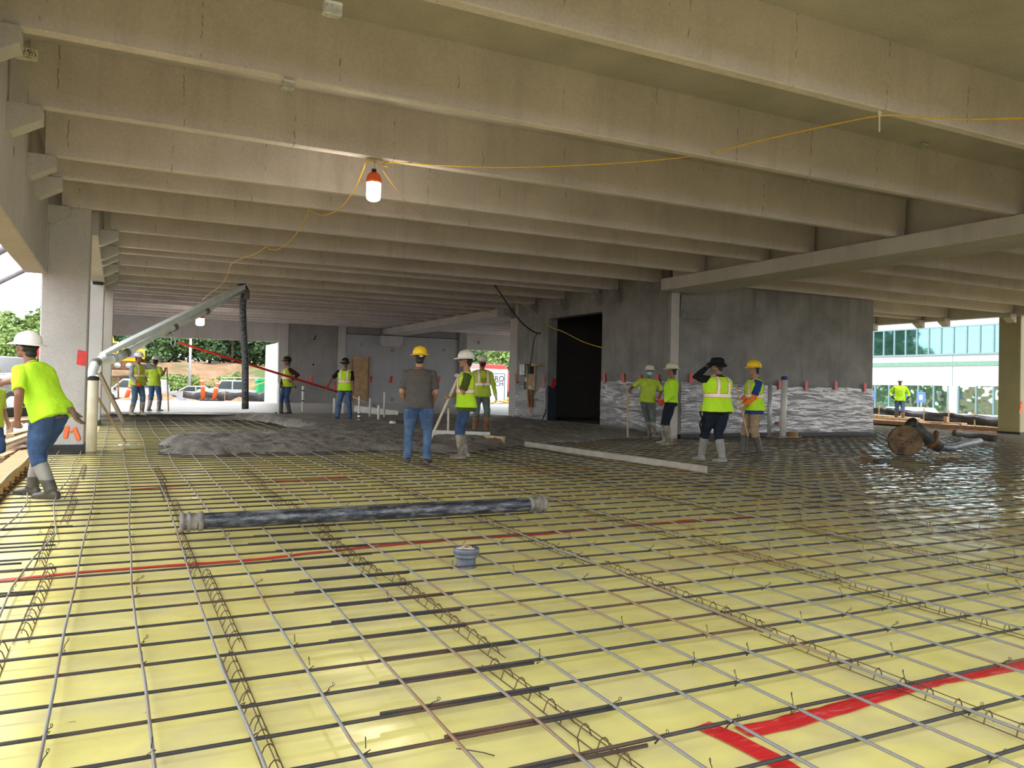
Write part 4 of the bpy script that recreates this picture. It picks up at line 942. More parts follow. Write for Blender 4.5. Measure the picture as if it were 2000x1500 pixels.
# vehicles
M_white = plain('white car paint', (0.46, 0.47, 0.48), 0.25, 0, 0.03); M_glass = plain('dark car glass', (0.05, 0.065, 0.07), 0.08, 0, 0.1); M_tyre = plain('tyre', (0.02, 0.02, 0.02), 0.8)
M_grey = plain('grey car paint', (0.16, 0.17, 0.18), 0.3)
def vehicle(name, label, cat, loc, rz, prof, wins, L, Wd, wheels, m, rack=None, r=0.38):
    e = empty(name, label, cat, loc, rz)
    MB().prism(prof, -Wd/2, Wd/2, 'y').build('body', m, e, bevel=0.06)
    for s in (-1, 1):
        for w in wins: MB().prism(w, s*(Wd/2-0.005), s*(Wd/2+0.012), 'y').build('window', M_glass, e)
        for wx in wheels:
            w = MB().lathe([(0.01, -0.11), (r*0.6, -0.12), (r*0.95, -0.12), (r, -0.08), (r, 0.08), (r*0.95, 0.12), (r*0.6, 0.12), (0.01, 0.11)][::-1], 20, Matrix.Translation((wx, s*(Wd/2-0.1), r)) @ Matrix.Rotation(PI/2, 4, 'X')).build('wheel', M_tyre, e, True)
            MB().lathe([(0.01, 0), (r*0.55, 0), (r*0.55, 0.02), (0.01, 0.03)][::-1], 14, Matrix.Translation((wx, s*(Wd/2+0.03), r)) @ Matrix.Rotation(-s*PI/2, 4, 'X')).build('hub', M_steel, w)
        MB().box((L*0.22, s*(Wd/2+0.02), 1.0), (L*0.22+0.12, s*(Wd/2+0.2), 1.2)).build('mirror', M_black, e)
    if rack:
        m2 = MB()
        for s in (-1, 1): m2.tube([(rack[0], s*0.7, rack[2]), (rack[1], s*0.7, rack[2])], 0.03, 6)
        for k in range(5): x_ = rack[0]+(rack[1]-rack[0])*k/4; m2.tube([(x_, -0.72, rack[2]), (x_, 0.72, rack[2])], 0.025, 6); m2.tube([(x_, 0.7, rack[2]-0.25), (x_, 0.7, rack[2])], 0.02, 5)
        m2.build('roof_rack', M_steel, e, True)
    return e
PICK = [(-2.9, 0.5), (-2.9, 1.15), (-0.75, 1.18), (-0.65, 1.95), (1.0, 1.95), (1.55, 1.28), (2.75, 1.15), (2.85, 0.5), (2.4, 0.38), (-2.4, 0.38)]
PWIN = [[(-0.55, 1.25), (-0.5, 1.85), (0.15, 1.85), (0.15, 1.25)], [(0.25, 1.25), (0.25, 1.85), (0.95, 1.85), (1.4, 1.28)]]
SUV = [(-2.4, 0.45), (-2.45, 1.1), (-2.2, 1.85), (0.6, 1.88), (1.35, 1.2), (2.4, 1.05), (2.5, 0.5), (2.0, 0.36), (-2.0, 0.36)]
SWIN = [[(-2.0, 1.2), (-1.95, 1.72), (-1.0, 1.75), (-1.0, 1.2)], [(-0.9, 1.2), (-0.9, 1.75), (0.1, 1.75), (0.1, 1.2)], [(0.2, 1.2), (0.2, 1.75), (0.6, 1.75), (1.15, 1.22)]]
SEDAN = [(-2.3, 0.4), (-2.3, 0.95), (-1.6, 1.0), (-0.9, 1.42), (0.4, 1.42), (1.2, 0.98), (2.2, 0.85), (2.3, 0.4)]
SEWIN = [[(-1.3, 1.0), (-0.8, 1.36), (-0.3, 1.36), (-0.3, 1.0)], [(-0.2, 1.0), (-0.2, 1.36), (0.35, 1.36), (0.95, 1.0)]]
def veh_at(u, v, y, *a, rz=0.0, **k):
    q = U(u, v, y=y); return q, rz
VY = 68.0
def place(u, y): q = U(u, 770, y=y); return (q.x, y, gzz(q.x, y))
vehicle('suv', 'white suv parked behind the two talking workers', 'car', place(262, VY), PI-0.25, SUV, SWIN, 4.9, 1.95, (-1.5, 1.5), M_white)
vehicle('car', 'low white car parked between the lamp pole and the orange posts', 'car', place(376, VY+1), PI-0.1, SEDAN, SEWIN, 4.6, 1.8, (-1.4, 1.4), M_white, r=0.33)
vehicle('pickup_truck', 'white pickup truck with a roof rack behind the black fence', 'truck', place(458, VY-3), PI-0.1, PICK, PWIN, 5.7, 1.95, (-1.8, 1.8), M_white, (-2.7, 1.0, 2.15))
vehicle('car', 'grey car parked outside behind the front worker', 'car', (U(20, 735, y=31).x-0.6, 31, -0.05), -0.5, SUV, SWIN, 4.9, 1.9, (-1.5, 1.5), M_grey)
vehicle('car', 'white car whose roof shows over the black fence by the office', 'car', (U(1772, 800, x=36).x, U(1772, 800, x=36).y, -0.82), 1.2, SEDAN, SEWIN, 4.6, 1.8, (-1.4, 1.4), M_white, r=0.33)

# yellow excavator on the bank
M_cat = plain('yellow machine paint', (0.80, 0.44, 0.02), 0.45, 0, 0.1)
q = U(240, 722, y=86); ex = empty('excavator', 'yellow tracked excavator standing on the dirt bank', 'excavator', (q.x, 86, q.z)); o = Vector(ex.location)
for yy in (-1.0, 1.0):
    MB().prism([(-2.1, 0.35), (-1.7, 0.0), (1.7, 0.0), (2.1, 0.35), (1.8, 0.75), (-1.8, 0.75)], yy-0.3, yy+0.3, 'y').build('track', M_rust, ex, bevel=0.05)
    for k in (-1.6, -0.5, 0.5, 1.6): MB().lathe([(0.01, -0.02), (0.3, 0), (0.3, 0.06), (0.01, 0.08)], 14, Matrix.Translation((k, yy-0.32, 0.38)) @ Matrix.Rotation(PI/2, 4, 'X')).build('wheel', M_steel, ex, True)
MB().box((-1.9, -1.2, 0.8), (1.6, 1.2, 1.05)).box((-0.2, -1.2, 1.05), (1.9, 1.2, 2.05)).build('body', M_cat, ex, bevel=0.06)
MB().box((0.4, -1.22, 1.2), (1.2, -1.205, 1.8)).build('grille', plain('purple grille', (0.15, 0.12, 0.22), 0.5), ex)
MB().box((0.2, -0.9, 2.05), (1.9, 0.9, 2.4)).build('hood', M_grey, ex, bevel=0.05)
cb = MB().box((-1.8, -1.15, 1.05), (-0.4, 0.1, 2.7)).build('cab', M_cat, ex, bevel=0.08); MB().box((-1.6, -1.17, 1.6), (-0.6, -1.155, 2.55)).build('window', M_glass, cb)
MB().prism([(-1.0, 1.3), (-0.4, 1.3), (-1.35, 4.6), (-2.1, 4.9), (-2.2, 4.4), (-1.9, 4.2)], 0.3, 0.75, 'y').build('boom', M_cat, ex, bevel=0.04)
MB().prism([(-2.2, 4.9), (-1.8, 4.8), (-3.4, 1.4), (-3.7, 1.5)], 0.35, 0.7, 'y').build('stick', M_cat, ex)
MB().prism([(-3.9, 1.6), (-3.2, 1.5), (-2.9, 0.7), (-3.5, 0.4), (-4.1, 0.9)], 0.1, 0.95, 'y').build('bucket', M_rust, ex)

# lamp pole, orange posts, black silt fence, green bin
q = U(370, 748, y=74); lp = empty('lamp_pole', 'grey metal light pole standing in front of the far trees', 'lamp pole', (q.x, 74, gzz(q.x, 74)))
MB().tube([(0, 0, 0), (0, 0, 4.0), (0, 0, 7.5)], [0.13, 0.11, 0.08], 10).build('pole', M_steel, lp, True); MB().box((-0.2, -0.2, 0), (0.2, 0.2, 0.5)).build('base', M_colm, lp, bevel=0.03); MB().box((-0.5, -0.15, 7.5), (0.5, 0.15, 7.65)).build('lamp_head', M_steel, lp, bevel=0.03)
def post(u0, v0, u1, v1, y, label):
    a, b = U(u0, v0, y=y), U(u1, v1, y=y); e = empty('traffic_post', label, 'traffic post', tuple(b))
    MB().tube([(0, 0, 0), (a-b)*0.75, a-b], [0.14, 0.13, 0.10], 12).build('post', M_orange, e, True)
    for k in (0.55, 0.78): c = (a-b)*k; MB().tube([c, c+(a-b)*0.08], 0.142, 12).build('band', M_white, e, True)
    MB().lathe([(0.3, 0), (0.3, 0.06), (0.15, 0.1)], 14).build('base', M_black, e)
post(395, 736, 397, 782, 56, 'upright orange plastic post in front of the white pickup'); post(426, 742, 417, 782, 56, 'tilted orange plastic post before the black fence'); post(257, 748, 246, 780, 56, 'tilted orange plastic post before the white suv')
M_silt = plain('black silt cloth', (0.022, 0.021, 0.024), 0.45, 0, 0.3, 3, 0.3)
def silt_fence(pa, pb, h, label, n=40, sag=0.12, stakes=6):
    pa, pb = Vector(pa), Vector(pb); d = pb-pa; nn = Vector((-d.y, d.x, 0)).normalized(); vs = []; fs = []
    for i in range(n+1):
        k = i/n; c = pa+d*k; w = 0.06*math.sin(k*37)+0.05*math.sin(k*91)
        hh = h-sag*abs(math.sin(k*stakes*PI))
        for j in range(4): vs.append(tuple(c+nn*(w*(0.4+0.3*j)+0.05*math.sin(j*2+k*20))+Vector((0, 0, hh*j/3-0.05))))
    for i in range(n):
        for j in range(3): fs.append((i*4+j, i*4+4+j, i*4+5+j, i*4+1+j))
    e = empty('silt_fence', label, 'fence', tuple(pa))
    me = bpy.data.meshes.new('cloth'); me.from_pydata([tuple(Vector(v)-pa) for v in vs], [], fs); me.materials.append(M_silt); me.polygons.foreach_set('use_smooth', [True]*len(fs))
    c = link('cloth', me, e); md = c.modifiers.new('s', 'SOLIDIFY'); md.thickness = 0.01
    for k in range(stakes+1):
        b = d*(k/stakes); MB().box((-0.02, -0.02, -0.1), (0.02, 0.02, h+0.04)).build('stake', M_lumber, e, False, tuple(b-nn*0.06))
    return e
a, b = U(357, 782, y=60), U(560, 786, y=58); a.z = U(357, 786, y=60).z; b.z = U(560, 786, y=58).z
silt_fence(a, b, 0.85, 'black silt fence in front of the white pickup', stakes=5)
a, b = U(1640, 806, x=29.5), U(2080, 843, x=29.5); silt_fence(a, b, 0.42, 'long black silt fence running before the office building', 60, 0.05, 9)
q = U(514, 765, y=64); gb = empty('portable_toilet', 'green plastic cabin beside the white wing wall', 'cabin', (q.x, 64, gzz(q.x, 64)))
M_green = plain('green plastic', (0.02, 0.36, 0.13), 0.4)
MB().box((-0.55, -0.6, 0.0), (0.55, 0.6, 1.9)).build('cabin', M_green, gb, bevel=0.05); MB().prism([(-0.6, 1.9), (0.6, 1.9), (0.5, 2.1), (-0.5, 2.1)], -0.65, 0.65).build('roof', M_green, gb); MB().box((-0.4, -0.62, 0.1), (0.4, -0.605, 1.8)).build('door', plain('darker green', (0.015, 0.28, 0.10), 0.4), gb)
def strap(pts, r, m, label, name='barrier_tape', cat='tape'):
    return tag(MB().tube(pts, r, 6, False, 0.4).build(name, m, None, True), label, cat)
M_ytape = plain('yellow barrier tape', (0.75, 0.60, 0.03), 0.4)
strap([U(377, 752, y=56), U(387, 745, y=56), U(396, 738, y=56), U(410, 746, y=56), U(425, 742, y=56)], 0.05, M_ytape, 'yellow barrier tape tied between the orange posts')
strap([U(480, 756, y=58), U(500, 752, y=58), U(523, 744, y=58)], 0.05, M_ytape, 'yellow barrier tape stretched to the white wing wall')
strap([U(205, 739, y=58), U(232, 740, y=58)], 0.06, M_rust, 'brown rail beside the white suv', 'rail', 'rail'); strap([U(231, 738, y=58), U(231, 780, y=58)], 0.05, M_rust, 'brown post beside the white suv', 'post', 'post')
for i, (u, v, y, s, lab) in enumerate(((265, 781, 52, (1.6, 0.9, 0.35), 'orange dirt heap at the feet of the talking workers'), (320, 779, 52, (2.2, 1.0, 0.4), 'orange dirt heap behind the raised shovel'), (352, 780, 50, (0.7, 0.5, 0.3), 'dark tarpaulin bundle beside the black fence'), (465, 785, 52, (1.3, 0.8, 0.4), 'orange dirt heap at the foot of the hanging hose'))):
    q = U(u, v, y=y); gx_ = np.linspace(-1, 1, 22); XX, YY = np.meshgrid(gx_, gx_); RR = np.clip(1-np.hypot(XX, YY), 0, 1)
    ob = grid_mesh('dirt_heap' if i != 2 else 'tarpaulin', XX*s[0]+q.x, YY*s[1]+y, q.z-0.12+s[2]*RR*(1+0.8*fbm(XX*3+i*9, YY*3, 71+i, 3)), plain('orange heap dirt', (0.26, 0.15, 0.08), 0.9, 0, 0.3, 3, 0.5) if i != 2 else plain('grey tarp', (0.12, 0.13, 0.16), 0.4)); tag(ob, lab, 'heap' if i != 2 else 'tarpaulin')

# trailer with big letters in the middle opening
q = U(968, 789, y=58); tr = empty('trailer', 'white trailer with big dark letters beyond the middle opening', 'trailer', (q.x, 58, q.z))
a, b = U(938, 718, y=58), U(992, 722, y=58); w0, w1 = a.x-q.x, b.x-q.x; hh = U(968, 721, y=58).z-q.z
M_trail = plain('pale blue trailer panel', (0.62, 0.66, 0.78), 0.4, 0, 0.03)
MB().box((w0, 0, 0.0), (w1, 3.0, hh)).build('body', M_trail, tr, bevel=0.04)
MB().tube([(w1-0.28, -0.03, 0.05), (w1-0.28, -0.03, hh-0.35), (w0+0.2, -0.03, hh-0.35)], 0.035, 6).build('door_seam', M_grey, tr)
text('ERO', 0.62, ((U(972, 741, y=58).x-q.x), -0.02, U(972, 740, y=58).z-q.z), tr, M_dark); text('ECH', 0.55, ((U(972, 749, y=58).x-q.x), -0.02, U(972, 750, y=58).z-q.z), tr, M_dark)
q = U(965, 719, y=66); rv = empty('red_truck', 'red and white truck cab behind the lettered trailer', 'truck', (q.x, 66, gzz(q.x, 66)))
hz_ = q.z-rv.location.z
MB().prism([(-1.6, 0.5), (-1.6, hz_-0.2), (-1.3, hz_+0.35), (1.2, hz_+0.35), (1.6, hz_-0.4), (1.6, 0.5)], 0, 2.2).build('cab', plain('red truck paint', (0.6, 0.06, 0.06), 0.35), rv, bevel=0.08); MB().box((-1.3, -0.02, hz_-0.9), (1.3, -0.005, hz_-0.3)).build('windscreen', M_glass, rv)
for wx in (-1.0, 1.0): MB().lathe([(0.01, 0), (0.5, 0), (0.5, 0.3), (0.01, 0.3)], 16, Matrix.Translation((wx, 0.3, 0.5)) @ Matrix.Rotation(PI/2, 4, 'X')).build('wheel', M_tyre, rv, True)
strap([U(958, 787, y=50), U(975, 783, y=50), U(990, 786, y=50), U(1004, 785, y=50)], 0.16, M_cat, 'thick yellow hose lying outside the middle opening', 'yellow_hose', 'hose')
strap([U(985, 784, y=50), U(1004, 768, y=50)], 0.1, M_cat, 'yellow sloping barrier arm outside the middle opening', 'barrier_pole', 'barrier')

# ------------------------------------------------------------------ office building across the yard
XF = 46.0
def F_(u, v): return U(u, v, x=XF)
ob = empty('office_building', 'white two storey office building with mirrored window bands', 'building', (XF, 30, 0)); oo = Vector(ob.location)
M_fac = plain('white facade render', (0.50, 0.50, 0.54), 0.7, 0, 0.03, 1.0); M_mull = plain('blue-grey window frame', (0.22, 0.33, 0.36), 0.4, 0.3)
t = NT('mirror glass'); p = t.pos(False)
M_mir = t.done((0.17, 0.36, 0.36), 0.03, 0.92, t.bump(t.noise(t.pos(False, (1, 1, 1)), 0.55, 2, 0.4), 0.12, 0.06), 0.5)
t = NT('wavy mirror glass'); M_mir2 = t.done((0.32, 0.48, 0.41), 0.03, 0.92, t.bump(t.noise(t.pos(False), 0.9, 2, 0.4), 0.45, 0.12), 0.5)
M_trim = plain('green facade band', (0.17, 0.33, 0.26), 0.6)
zt, zu1, zu0, zl1, zl0 = 7.2, F_(1985, 632).z, F_(1985, 687).z, F_(1985, 755).z, 0.15
y0f, y1f = 16.0, 60.0
def strip(z0, z1, name='wall', m=M_fac, d=0.0, ya=y0f, yb=y1f): return MB().box((-d, ya-30, z0), (0.4, yb-30, z1)).build(name, m, ob)
strip(zu1+0.05, zt); strip(zl1, zu0-0.02); strip(-0.6, zl0)
strip(F_(1985, 713).z, F_(1985, 704).z, 'band', M_trim, 0.03)
strip(zt, zt+0.15, 'parapet', M_fac, 0.12)
us = [1706, 1726.5, 1747, 1769, 1791, 1814, 1838, 1862.5, 1888, 1914, 1941, 1970]
ys = [F_(u, 660).y for u in us]; dy = abs(ys[0]-ys[-1])/11
edges = [ys[-1]-dy*k for k in range(1, 9)][::-1][::-1]
edges = [ys[0]+dy*k for k in range(18, 0, -1)]+ys+[ys[-1]-dy*k for k in range(1, 11)]
for ya, yb in zip(edges, edges[1:]):
    MB().box((0.02, yb-30+0.03, zu0), (0.06, ya-30-0.03, zu1)).build('pane', M_mir, ob)
for ye in edges: MB().box((-0.03, ye-30-0.045, zu0), (0.08, ye-30+0.045, zu1)).build('mullion', M_mull, ob)
strip(zu1, zu1+0.09, 'window_rail', M_mull, 0.04); strip(zu0-0.1, zu0, 'window_rail', M_mull, 0.05)
lo = [F_(u, 780).y for u in (1871, 1906, 1940, 1977, 2014)]; lo2 = [F_(u, 780).y for u in (1682, 1709, 1736, 1763, 1793, 1823, 1851)]
for E_ in (lo, lo2):
    for ya, yb in zip(E_, E_[1:]): MB().box((0.04, yb-30+0.04, zl0), (0.08, ya-30-0.04, zl1)).build('pane', M_mir2, ob)
    for ye in E_: MB().box((-0.02, ye-30-0.05, zl0), (0.1, ye-30+0.05, zl1)).build('mullion', M_mull, ob)
MB().box((0, lo[0]-30+0.02, zl0), (0.4, lo2[-1]-30-0.02, zl1)).build('pier', M_fac, ob)
MB().box((0, y0f-30, zl0), (0.4, lo[-1]-30, zl1)).box((0, lo2[0]-30, zl0), (0.4, y1f-30, zl1)).build('wall', M_fac, ob)
MB().box((0.4, y0f-30, -0.6), (14, y1f-30, zt+0.1)).build('core', M_fac, ob)
yj = F_(1861, 700).y-30; MB().box((-0.012, yj-0.015, zl1), (0.0, yj+0.015, zu0-0.1)).build('joint', M_trim, ob)
# things between: boards, stakes, signs, dirt berm
def ground_board(u0, v0, u1, v1, x, w, h, label, m=M_lumber):
    a, b = U(u0, v0, x=x), U(u1, v1, x=x); o = MB().box((-w/2, -h/2, 0), (w/2, h/2, (b-a).length), on_axis(a, b)).build('board', m, None, bevel=0.005); return tag(o, label, 'board')
ground_board(1703, 823, 1990, 842, 26.7, 0.06, 0.14, 'long edge form board along the far side of the sheet')
ground_board(1780, 824, 1884, 829, 27.6, 0.3, 0.10, 'pale plank lying flat in front of the silt fence')
ground_board(1703, 813, 1790, 820, 28.4, 0.5, 0.16, 'pinkish board behind the walking worker')
ground_board(1735, 818, 1800, 822, 27.8, 0.22, 0.12, 'short board just past the feet of the walking worker')
a, b = U(1848, 832, x=27.5), U(1848, 814, x=27.5); o = MB().box((-0.06, -0.07, 0), (0.06, 0.07, (b-a).length), on_axis(a, b)).build('stake', M_lumber, None, bevel=0.008); tag(o, 'short wooden stake standing in the dirt by the planks', 'stake')
gx_ = np.linspace(0, 1, 120); gy_ = np.linspace(-1, 1, 10); TT, WW = np.meshgrid(gx_, gy_); a, b = U(1690, 819, x=27.3), U(2010, 843, x=27.1)
ob2 = grid_mesh('dirt_berm', a.x+(b.x-a.x)*TT+WW*0.55, a.y+(b.y-a.y)*TT, a.z+(b.z-a.z)*TT-0.1+(1-WW**2)*(0.13+0.12*fbm(TT*40, WW*2, 81, 3)), plain('orange dirt', (0.34, 0.18, 0.10), 0.9, 0, 0.3, 3, 0.6)); tag(ob2, 'low ridge of orange dirt along the far edge', 'dirt', kind='stuff')
for u, v0, v1, lab in ((1702, 765, 800, 'blue sign on a post at the corner of the core wall'), (1799, 768, 800, 'blue sign on a post before the office windows')):
    a, b = U(u, v0+3, x=42), U(u, v1, x=42); e = empty('sign', lab, 'sign', tuple(b)); h = a.z-b.z
    MB().tube([(0, 0, -0.4), (0, 0, h)], 0.03, 8).build('post', M_steel, e, True); MB().box((-0.03, -0.28, h-0.45), (0.0, 0.28, h+0.15)).build('plate', plain('blue sign plate', (0.10, 0.22, 0.70), 0.4), e, bevel=0.01)
    MB().box((-0.035, -0.12, h-0.3), (-0.03, 0.12, h)).build('symbol', M_white, e)

# ------------------------------------------------------------------ left edge: form, trench side, site clutter
M_form = plain('yellow form lumber', (0.36, 0.24, 0.10), 0.65, 0, 0.12, 3)
fm = empty('edge_form', 'long yellow timber edge form beside the sheet at the left', 'formwork', (-1.0, 1.12, 0))
MB().box((-0.24, 0.0, 0.10), (0.0, 13.0, 0.15)).build('top_board', M_form, fm, bevel=0.006)
MB().box((-0.03, 0.0, -0.45), (-0.005, 13.0, 0.099)).build('side_board', M_ply, fm)
for k in range(26): MB().box((-0.005, 0.25+k*0.5, -0.45), (0.012, 0.29+k*0.5, 0.08)).build('cleat', M_rust, fm)
for k in range(12): MB().box((-0.30, 0.5+k*1.1, -0.4), (-0.25, 0.54+k*1.1, 0.12)).build('stake', M_lumber, fm)
MB().tube([(-0.01, y_, 0.152+0.01*math.sin(y_*3)) for y_ in np.arange(0.5, 12.9, 0.4)], 0.006, 5).build('string', M_colm, fm)
def slab_px(name, u0, v0, u1, v1, w, h, z, label, m, cat='board'):
    a, b = U(u0, v0, z=z), U(u1, v1, z=z); return tag(MB().box((-w/2, -h/2, 0), (w/2, h/2, (b-a).length), on_axis(a, b)).build(name, m, None, bevel=min(w, h)*0.1), label, cat)
slab_px('board', 2, 868, 66, 845, 0.14, 0.04, 0.18, 'grey board lying on the dirt behind the form', M_wood)
slab_px('board', 20, 850, 66, 839, 0.12, 0.05, 0.2, 'upper brown board lying on the dirt behind the form', M_lumber)
slab_px('board', 0, 893, 50, 872, 0.10, 0.04, 0.12, 'weathered board half sunk in dirt near the form', M_wood)
slab_px('board', 0, 826, 58, 820, 0.3, 0.06, 0.2, 'wide pale plank beyond the white plastic', M_lumber)
slab_px('steel_plate', 28, 876, 66, 870, 0.16, 0.015, 0.17, 'flat rusty plate resting on the form board', M_rust, 'plate')
slab_px('drain_pipe', 3, 806, 60, 803, 0.24, 0.24, 0.3, 'black pipe lying on lumber behind the front worker', M_black, 'pipe')
o = MB().tube([U(-40, 744, y=18), U(78, 732, y=18.5)], 0.10, 14).build('delivery_pipe', M_pump, None, True); tag(o, 'pale blue pump pipe passing behind the front worker', 'pipe')
a, b = U(18, 860, z=0.05), None; o = MB().box((-0.05, -0.05, -0.1), (0.05, 0.05, 0.34)).build('stake', M_lumber, None, False, tuple(a), bevel=0.006); tag(o, 'short wooden stake standing in dirt behind the form', 'stake')
q = U(30, 838, z=0.12); gx_ = np.linspace(-1, 1, 40); XX, YY = np.meshgrid(gx_, gx_); o = grid_mesh('plastic_wrap', q.x+XX*0.7, q.y+YY*0.9, 0.06+0.15*np.clip(1-XX**2*0.6-YY**2, 0, 1)*(0.7+1.2*np.abs(fbm(XX*3, YY*5, 91, 4))), plain('white plastic wrap', (0.40, 0.37, 0.42), 0.4)); tag(o, 'crumpled white plastic lying on the dirt at the left edge', 'plastic')
q = U(38, 800, z=0.05); bk = empty('bucket', 'blue lidded bucket behind the front worker', 'bucket', tuple(q)); MB().lathe([(0.17, 0), (0.20, 0.40), (0.19, 0.41)], 20).build('body', M_pump, bk, True); MB().lathe([(0.215, 0.36), (0.22, 0.42), (0.01, 0.43)], 20).build('lid', M_blue, bk, True)
q = U(40, 772, z=0.6); o = MB().lathe([(0.09, 0), (0.09, 0.2), (0.05, 0.24), (0.01, 0.24)], 14).build('red_can', M_red, None, True, (q.x, q.y, 0.46)); tag(o, 'small red can above the blue bucket', 'can')
q = U(8, 780, z=0.0); sk = empty('waste_bin', 'dark grey waste skip with white splashes at the left edge', 'skip', (q.x-0.3, q.y, 0.0)); MB().prism([(-0.9, 0.05), (0.9, 0.05), (1.1, 0.85), (-1.1, 0.85)], -0.5, 0.5).build('body', plain('slate skip', (0.09, 0.11, 0.15), 0.5, 0, 0.4, 6), sk, bevel=0.02); MB().box((-1.15, -0.55, 0.82), (1.15, -0.48, 0.9)).box((-1.15, 0.48, 0.82), (1.15, 0.55, 0.9)).build('rim', M_grey, sk)
for (a_, b_, lab) in (((0, 551, -9), (56, 524, -9), 'slim grey steel prop against the white sky at the left'), ((-8, 498, -6), (14, 480, -6), 'thick grey steel prop cut by the left edge')):
    pa, pb = U(a_[0]-60, a_[1]+29, y=17), U(b_[0]+40, b_[1]-20, y=17)
    o = MB().tube([pa, pb], 0.045 if 'slim' in lab else 0.075, 12).build('steel_prop', plain('purple grey steel', (0.26, 0.25, 0.30), 0.5), None, True); tag(o, lab, 'prop')

# ------------------------------------------------------------------ people
def cloth(name, c, var=0.18, rough=0.85, scale=7, bump=0.35):
    t = NT(name); p = t.pos(True)
    cc = t.mix(t.ramp(t.noise(p, scale, 5, 0.6), 0.3, 0.7), tuple(x*(1-var) for x in c), tuple(min(1, x*(1+var)) for x in c))
    n1 = t.bump(t.noise(t.pos(True, (1, 1, 1.8)), 9, 4, 0.6), bump, 0.025); return t.done(cc, rough, 0, n1, 0.2)
M_lime = cloth('hi-vis lime cloth', (0.46, 0.80, 0.03), 0.10, 0.8)
M_lime2 = cloth('duller lime cloth', (0.42, 0.55, 0.05), 0.12)
M_refl = plain('reflective band', (0.80, 0.74, 0.66), 0.35, 0.1, 0.06); M_oedge = plain('orange band edge', (0.85, 0.22, 0.06), 0.6)
M_denim = cloth('blue denim', (0.040, 0.075, 0.16), 0.35); M_denim2 = cloth('light denim', (0.065, 0.115, 0.215), 0.4); M_navy = cloth('navy trousers', (0.012, 0.016, 0.03), 0.3); M_khaki = cloth('khaki trousers', (0.30, 0.22, 0.14), 0.2)
M_polo = cloth('charcoal polo', (0.085, 0.078, 0.075), 0.2, 0.9); M_olive = cloth('olive shirt', (0.07, 0.09, 0.02), 0.2); M_bluesh = cloth('blue shirt', (0.02, 0.05, 0.22), 0.2); M_gsh = cloth('grey shirt', (0.30, 0.31, 0.35), 0.2); M_blk = cloth('black cloth', (0.010, 0.010, 0.012), 0.2); M_maroon = cloth('dark maroon shirt', (0.05, 0.015, 0.015)); M_greenjean = cloth('grey green jeans', (0.10, 0.12, 0.11), 0.3)
t = NT('rubber boots'); p = t.pos(True)
M_boot = t.done(t.mix(t.ramp(t.noise(p, 6, 6, 0.7), 0.42, 0.6), (0.13, 0.115, 0.09), (0.36, 0.33, 0.28)), 0.6, 0, t.bump(t.noise(p, 16, 4), 0.3, 0.01), 0.3)
M_bootg = plain('grey rubber boot', (0.21, 0.205, 0.19), 0.5, 0, 0.22, 5); M_bootd = plain('dark rubber boot', (0.06, 0.055, 0.045), 0.5, 0, 0.4, 7); M_shoe = plain('dark work shoe', (0.035, 0.03, 0.028), 0.5)
def skin(n, c): return plain(n, c, 0.5, 0, 0.08, 20, 0.05)
M_sk1 = skin('tan skin', (0.33, 0.165, 0.095)); M_sk2 = skin('brown skin', (0.22, 0.10, 0.06)); M_hair = plain('black hair', (0.012, 0.010, 0.009), 0.6, 0, 0.3, 60, 0.5)
M_hatw = plain('white hard hat', (0.76, 0.74, 0.70), 0.35, 0, 0.04); M_haty = plain('yellow hard hat', (0.80, 0.52, 0.02), 0.35, 0, 0.05); M_hatk = plain('black hard hat', (0.015, 0.016, 0.018), 0.35); M_hatc = plain('cream hard hat', (0.62, 0.56, 0.42), 0.4, 0, 0.06)
M_mask = plain('blue face mask', (0.25, 0.58, 0.75), 0.8); M_glove = cloth('pale work glove', (0.55, 0.52, 0.45)); M_rglove = cloth('red work glove', (0.55, 0.05, 0.03)); M_oslv = cloth('orange sleeve', (0.90, 0.20, 0.04)); M_eye = plain('eye white', (0.7, 0.68, 0.65), 0.3); M_lip = plain('lips', (0.26, 0.09, 0.07), 0.5); M_tan = cloth('tan leather glove', (0.17, 0.115, 0.08))

texs = {}
def cloud_tex(sz_):
    if sz_ not in texs: q = bpy.data.textures.new('folds', 'CLOUDS'); q.noise_scale = sz_; q.noise_depth = 2; texs[sz_] = q
    return texs[sz_]
def solid(name, mb, m, parent, voxel=0.010, smooth=4, dec=None, disp=0.0, dscale=0.12):
    """weld overlapping shapes into one continuous smooth surface"""
    ob = mb.build('tmp', m, None); md = ob.modifiers.new('r', 'REMESH'); md.mode = 'VOXEL'; md.voxel_size = voxel
    if smooth: s_ = ob.modifiers.new('s', 'SMOOTH'); s_.factor = 0.5; s_.iterations = smooth
    if disp: d_ = ob.modifiers.new('d', 'DISPLACE'); d_.texture = cloud_tex(dscale); d_.strength = disp; d_.mid_level = 0.5; d_.texture_coords = 'LOCAL'
    if dec: c_ = ob.modifiers.new('c', 'DECIMATE'); c_.ratio = dec
    dg = bpy.context.evaluated_depsgraph_get(); me = bpy.data.meshes.new_from_object(ob.evaluated_get(dg)); me.name = name
    old = ob.data; bpy.data.objects.remove(ob); bpy.data.meshes.remove(old)
    if not me.materials: me.materials.append(m)
    me.polygons.foreach_set('use_smooth', [True]*len(me.polygons))
    return link(name, me, parent)
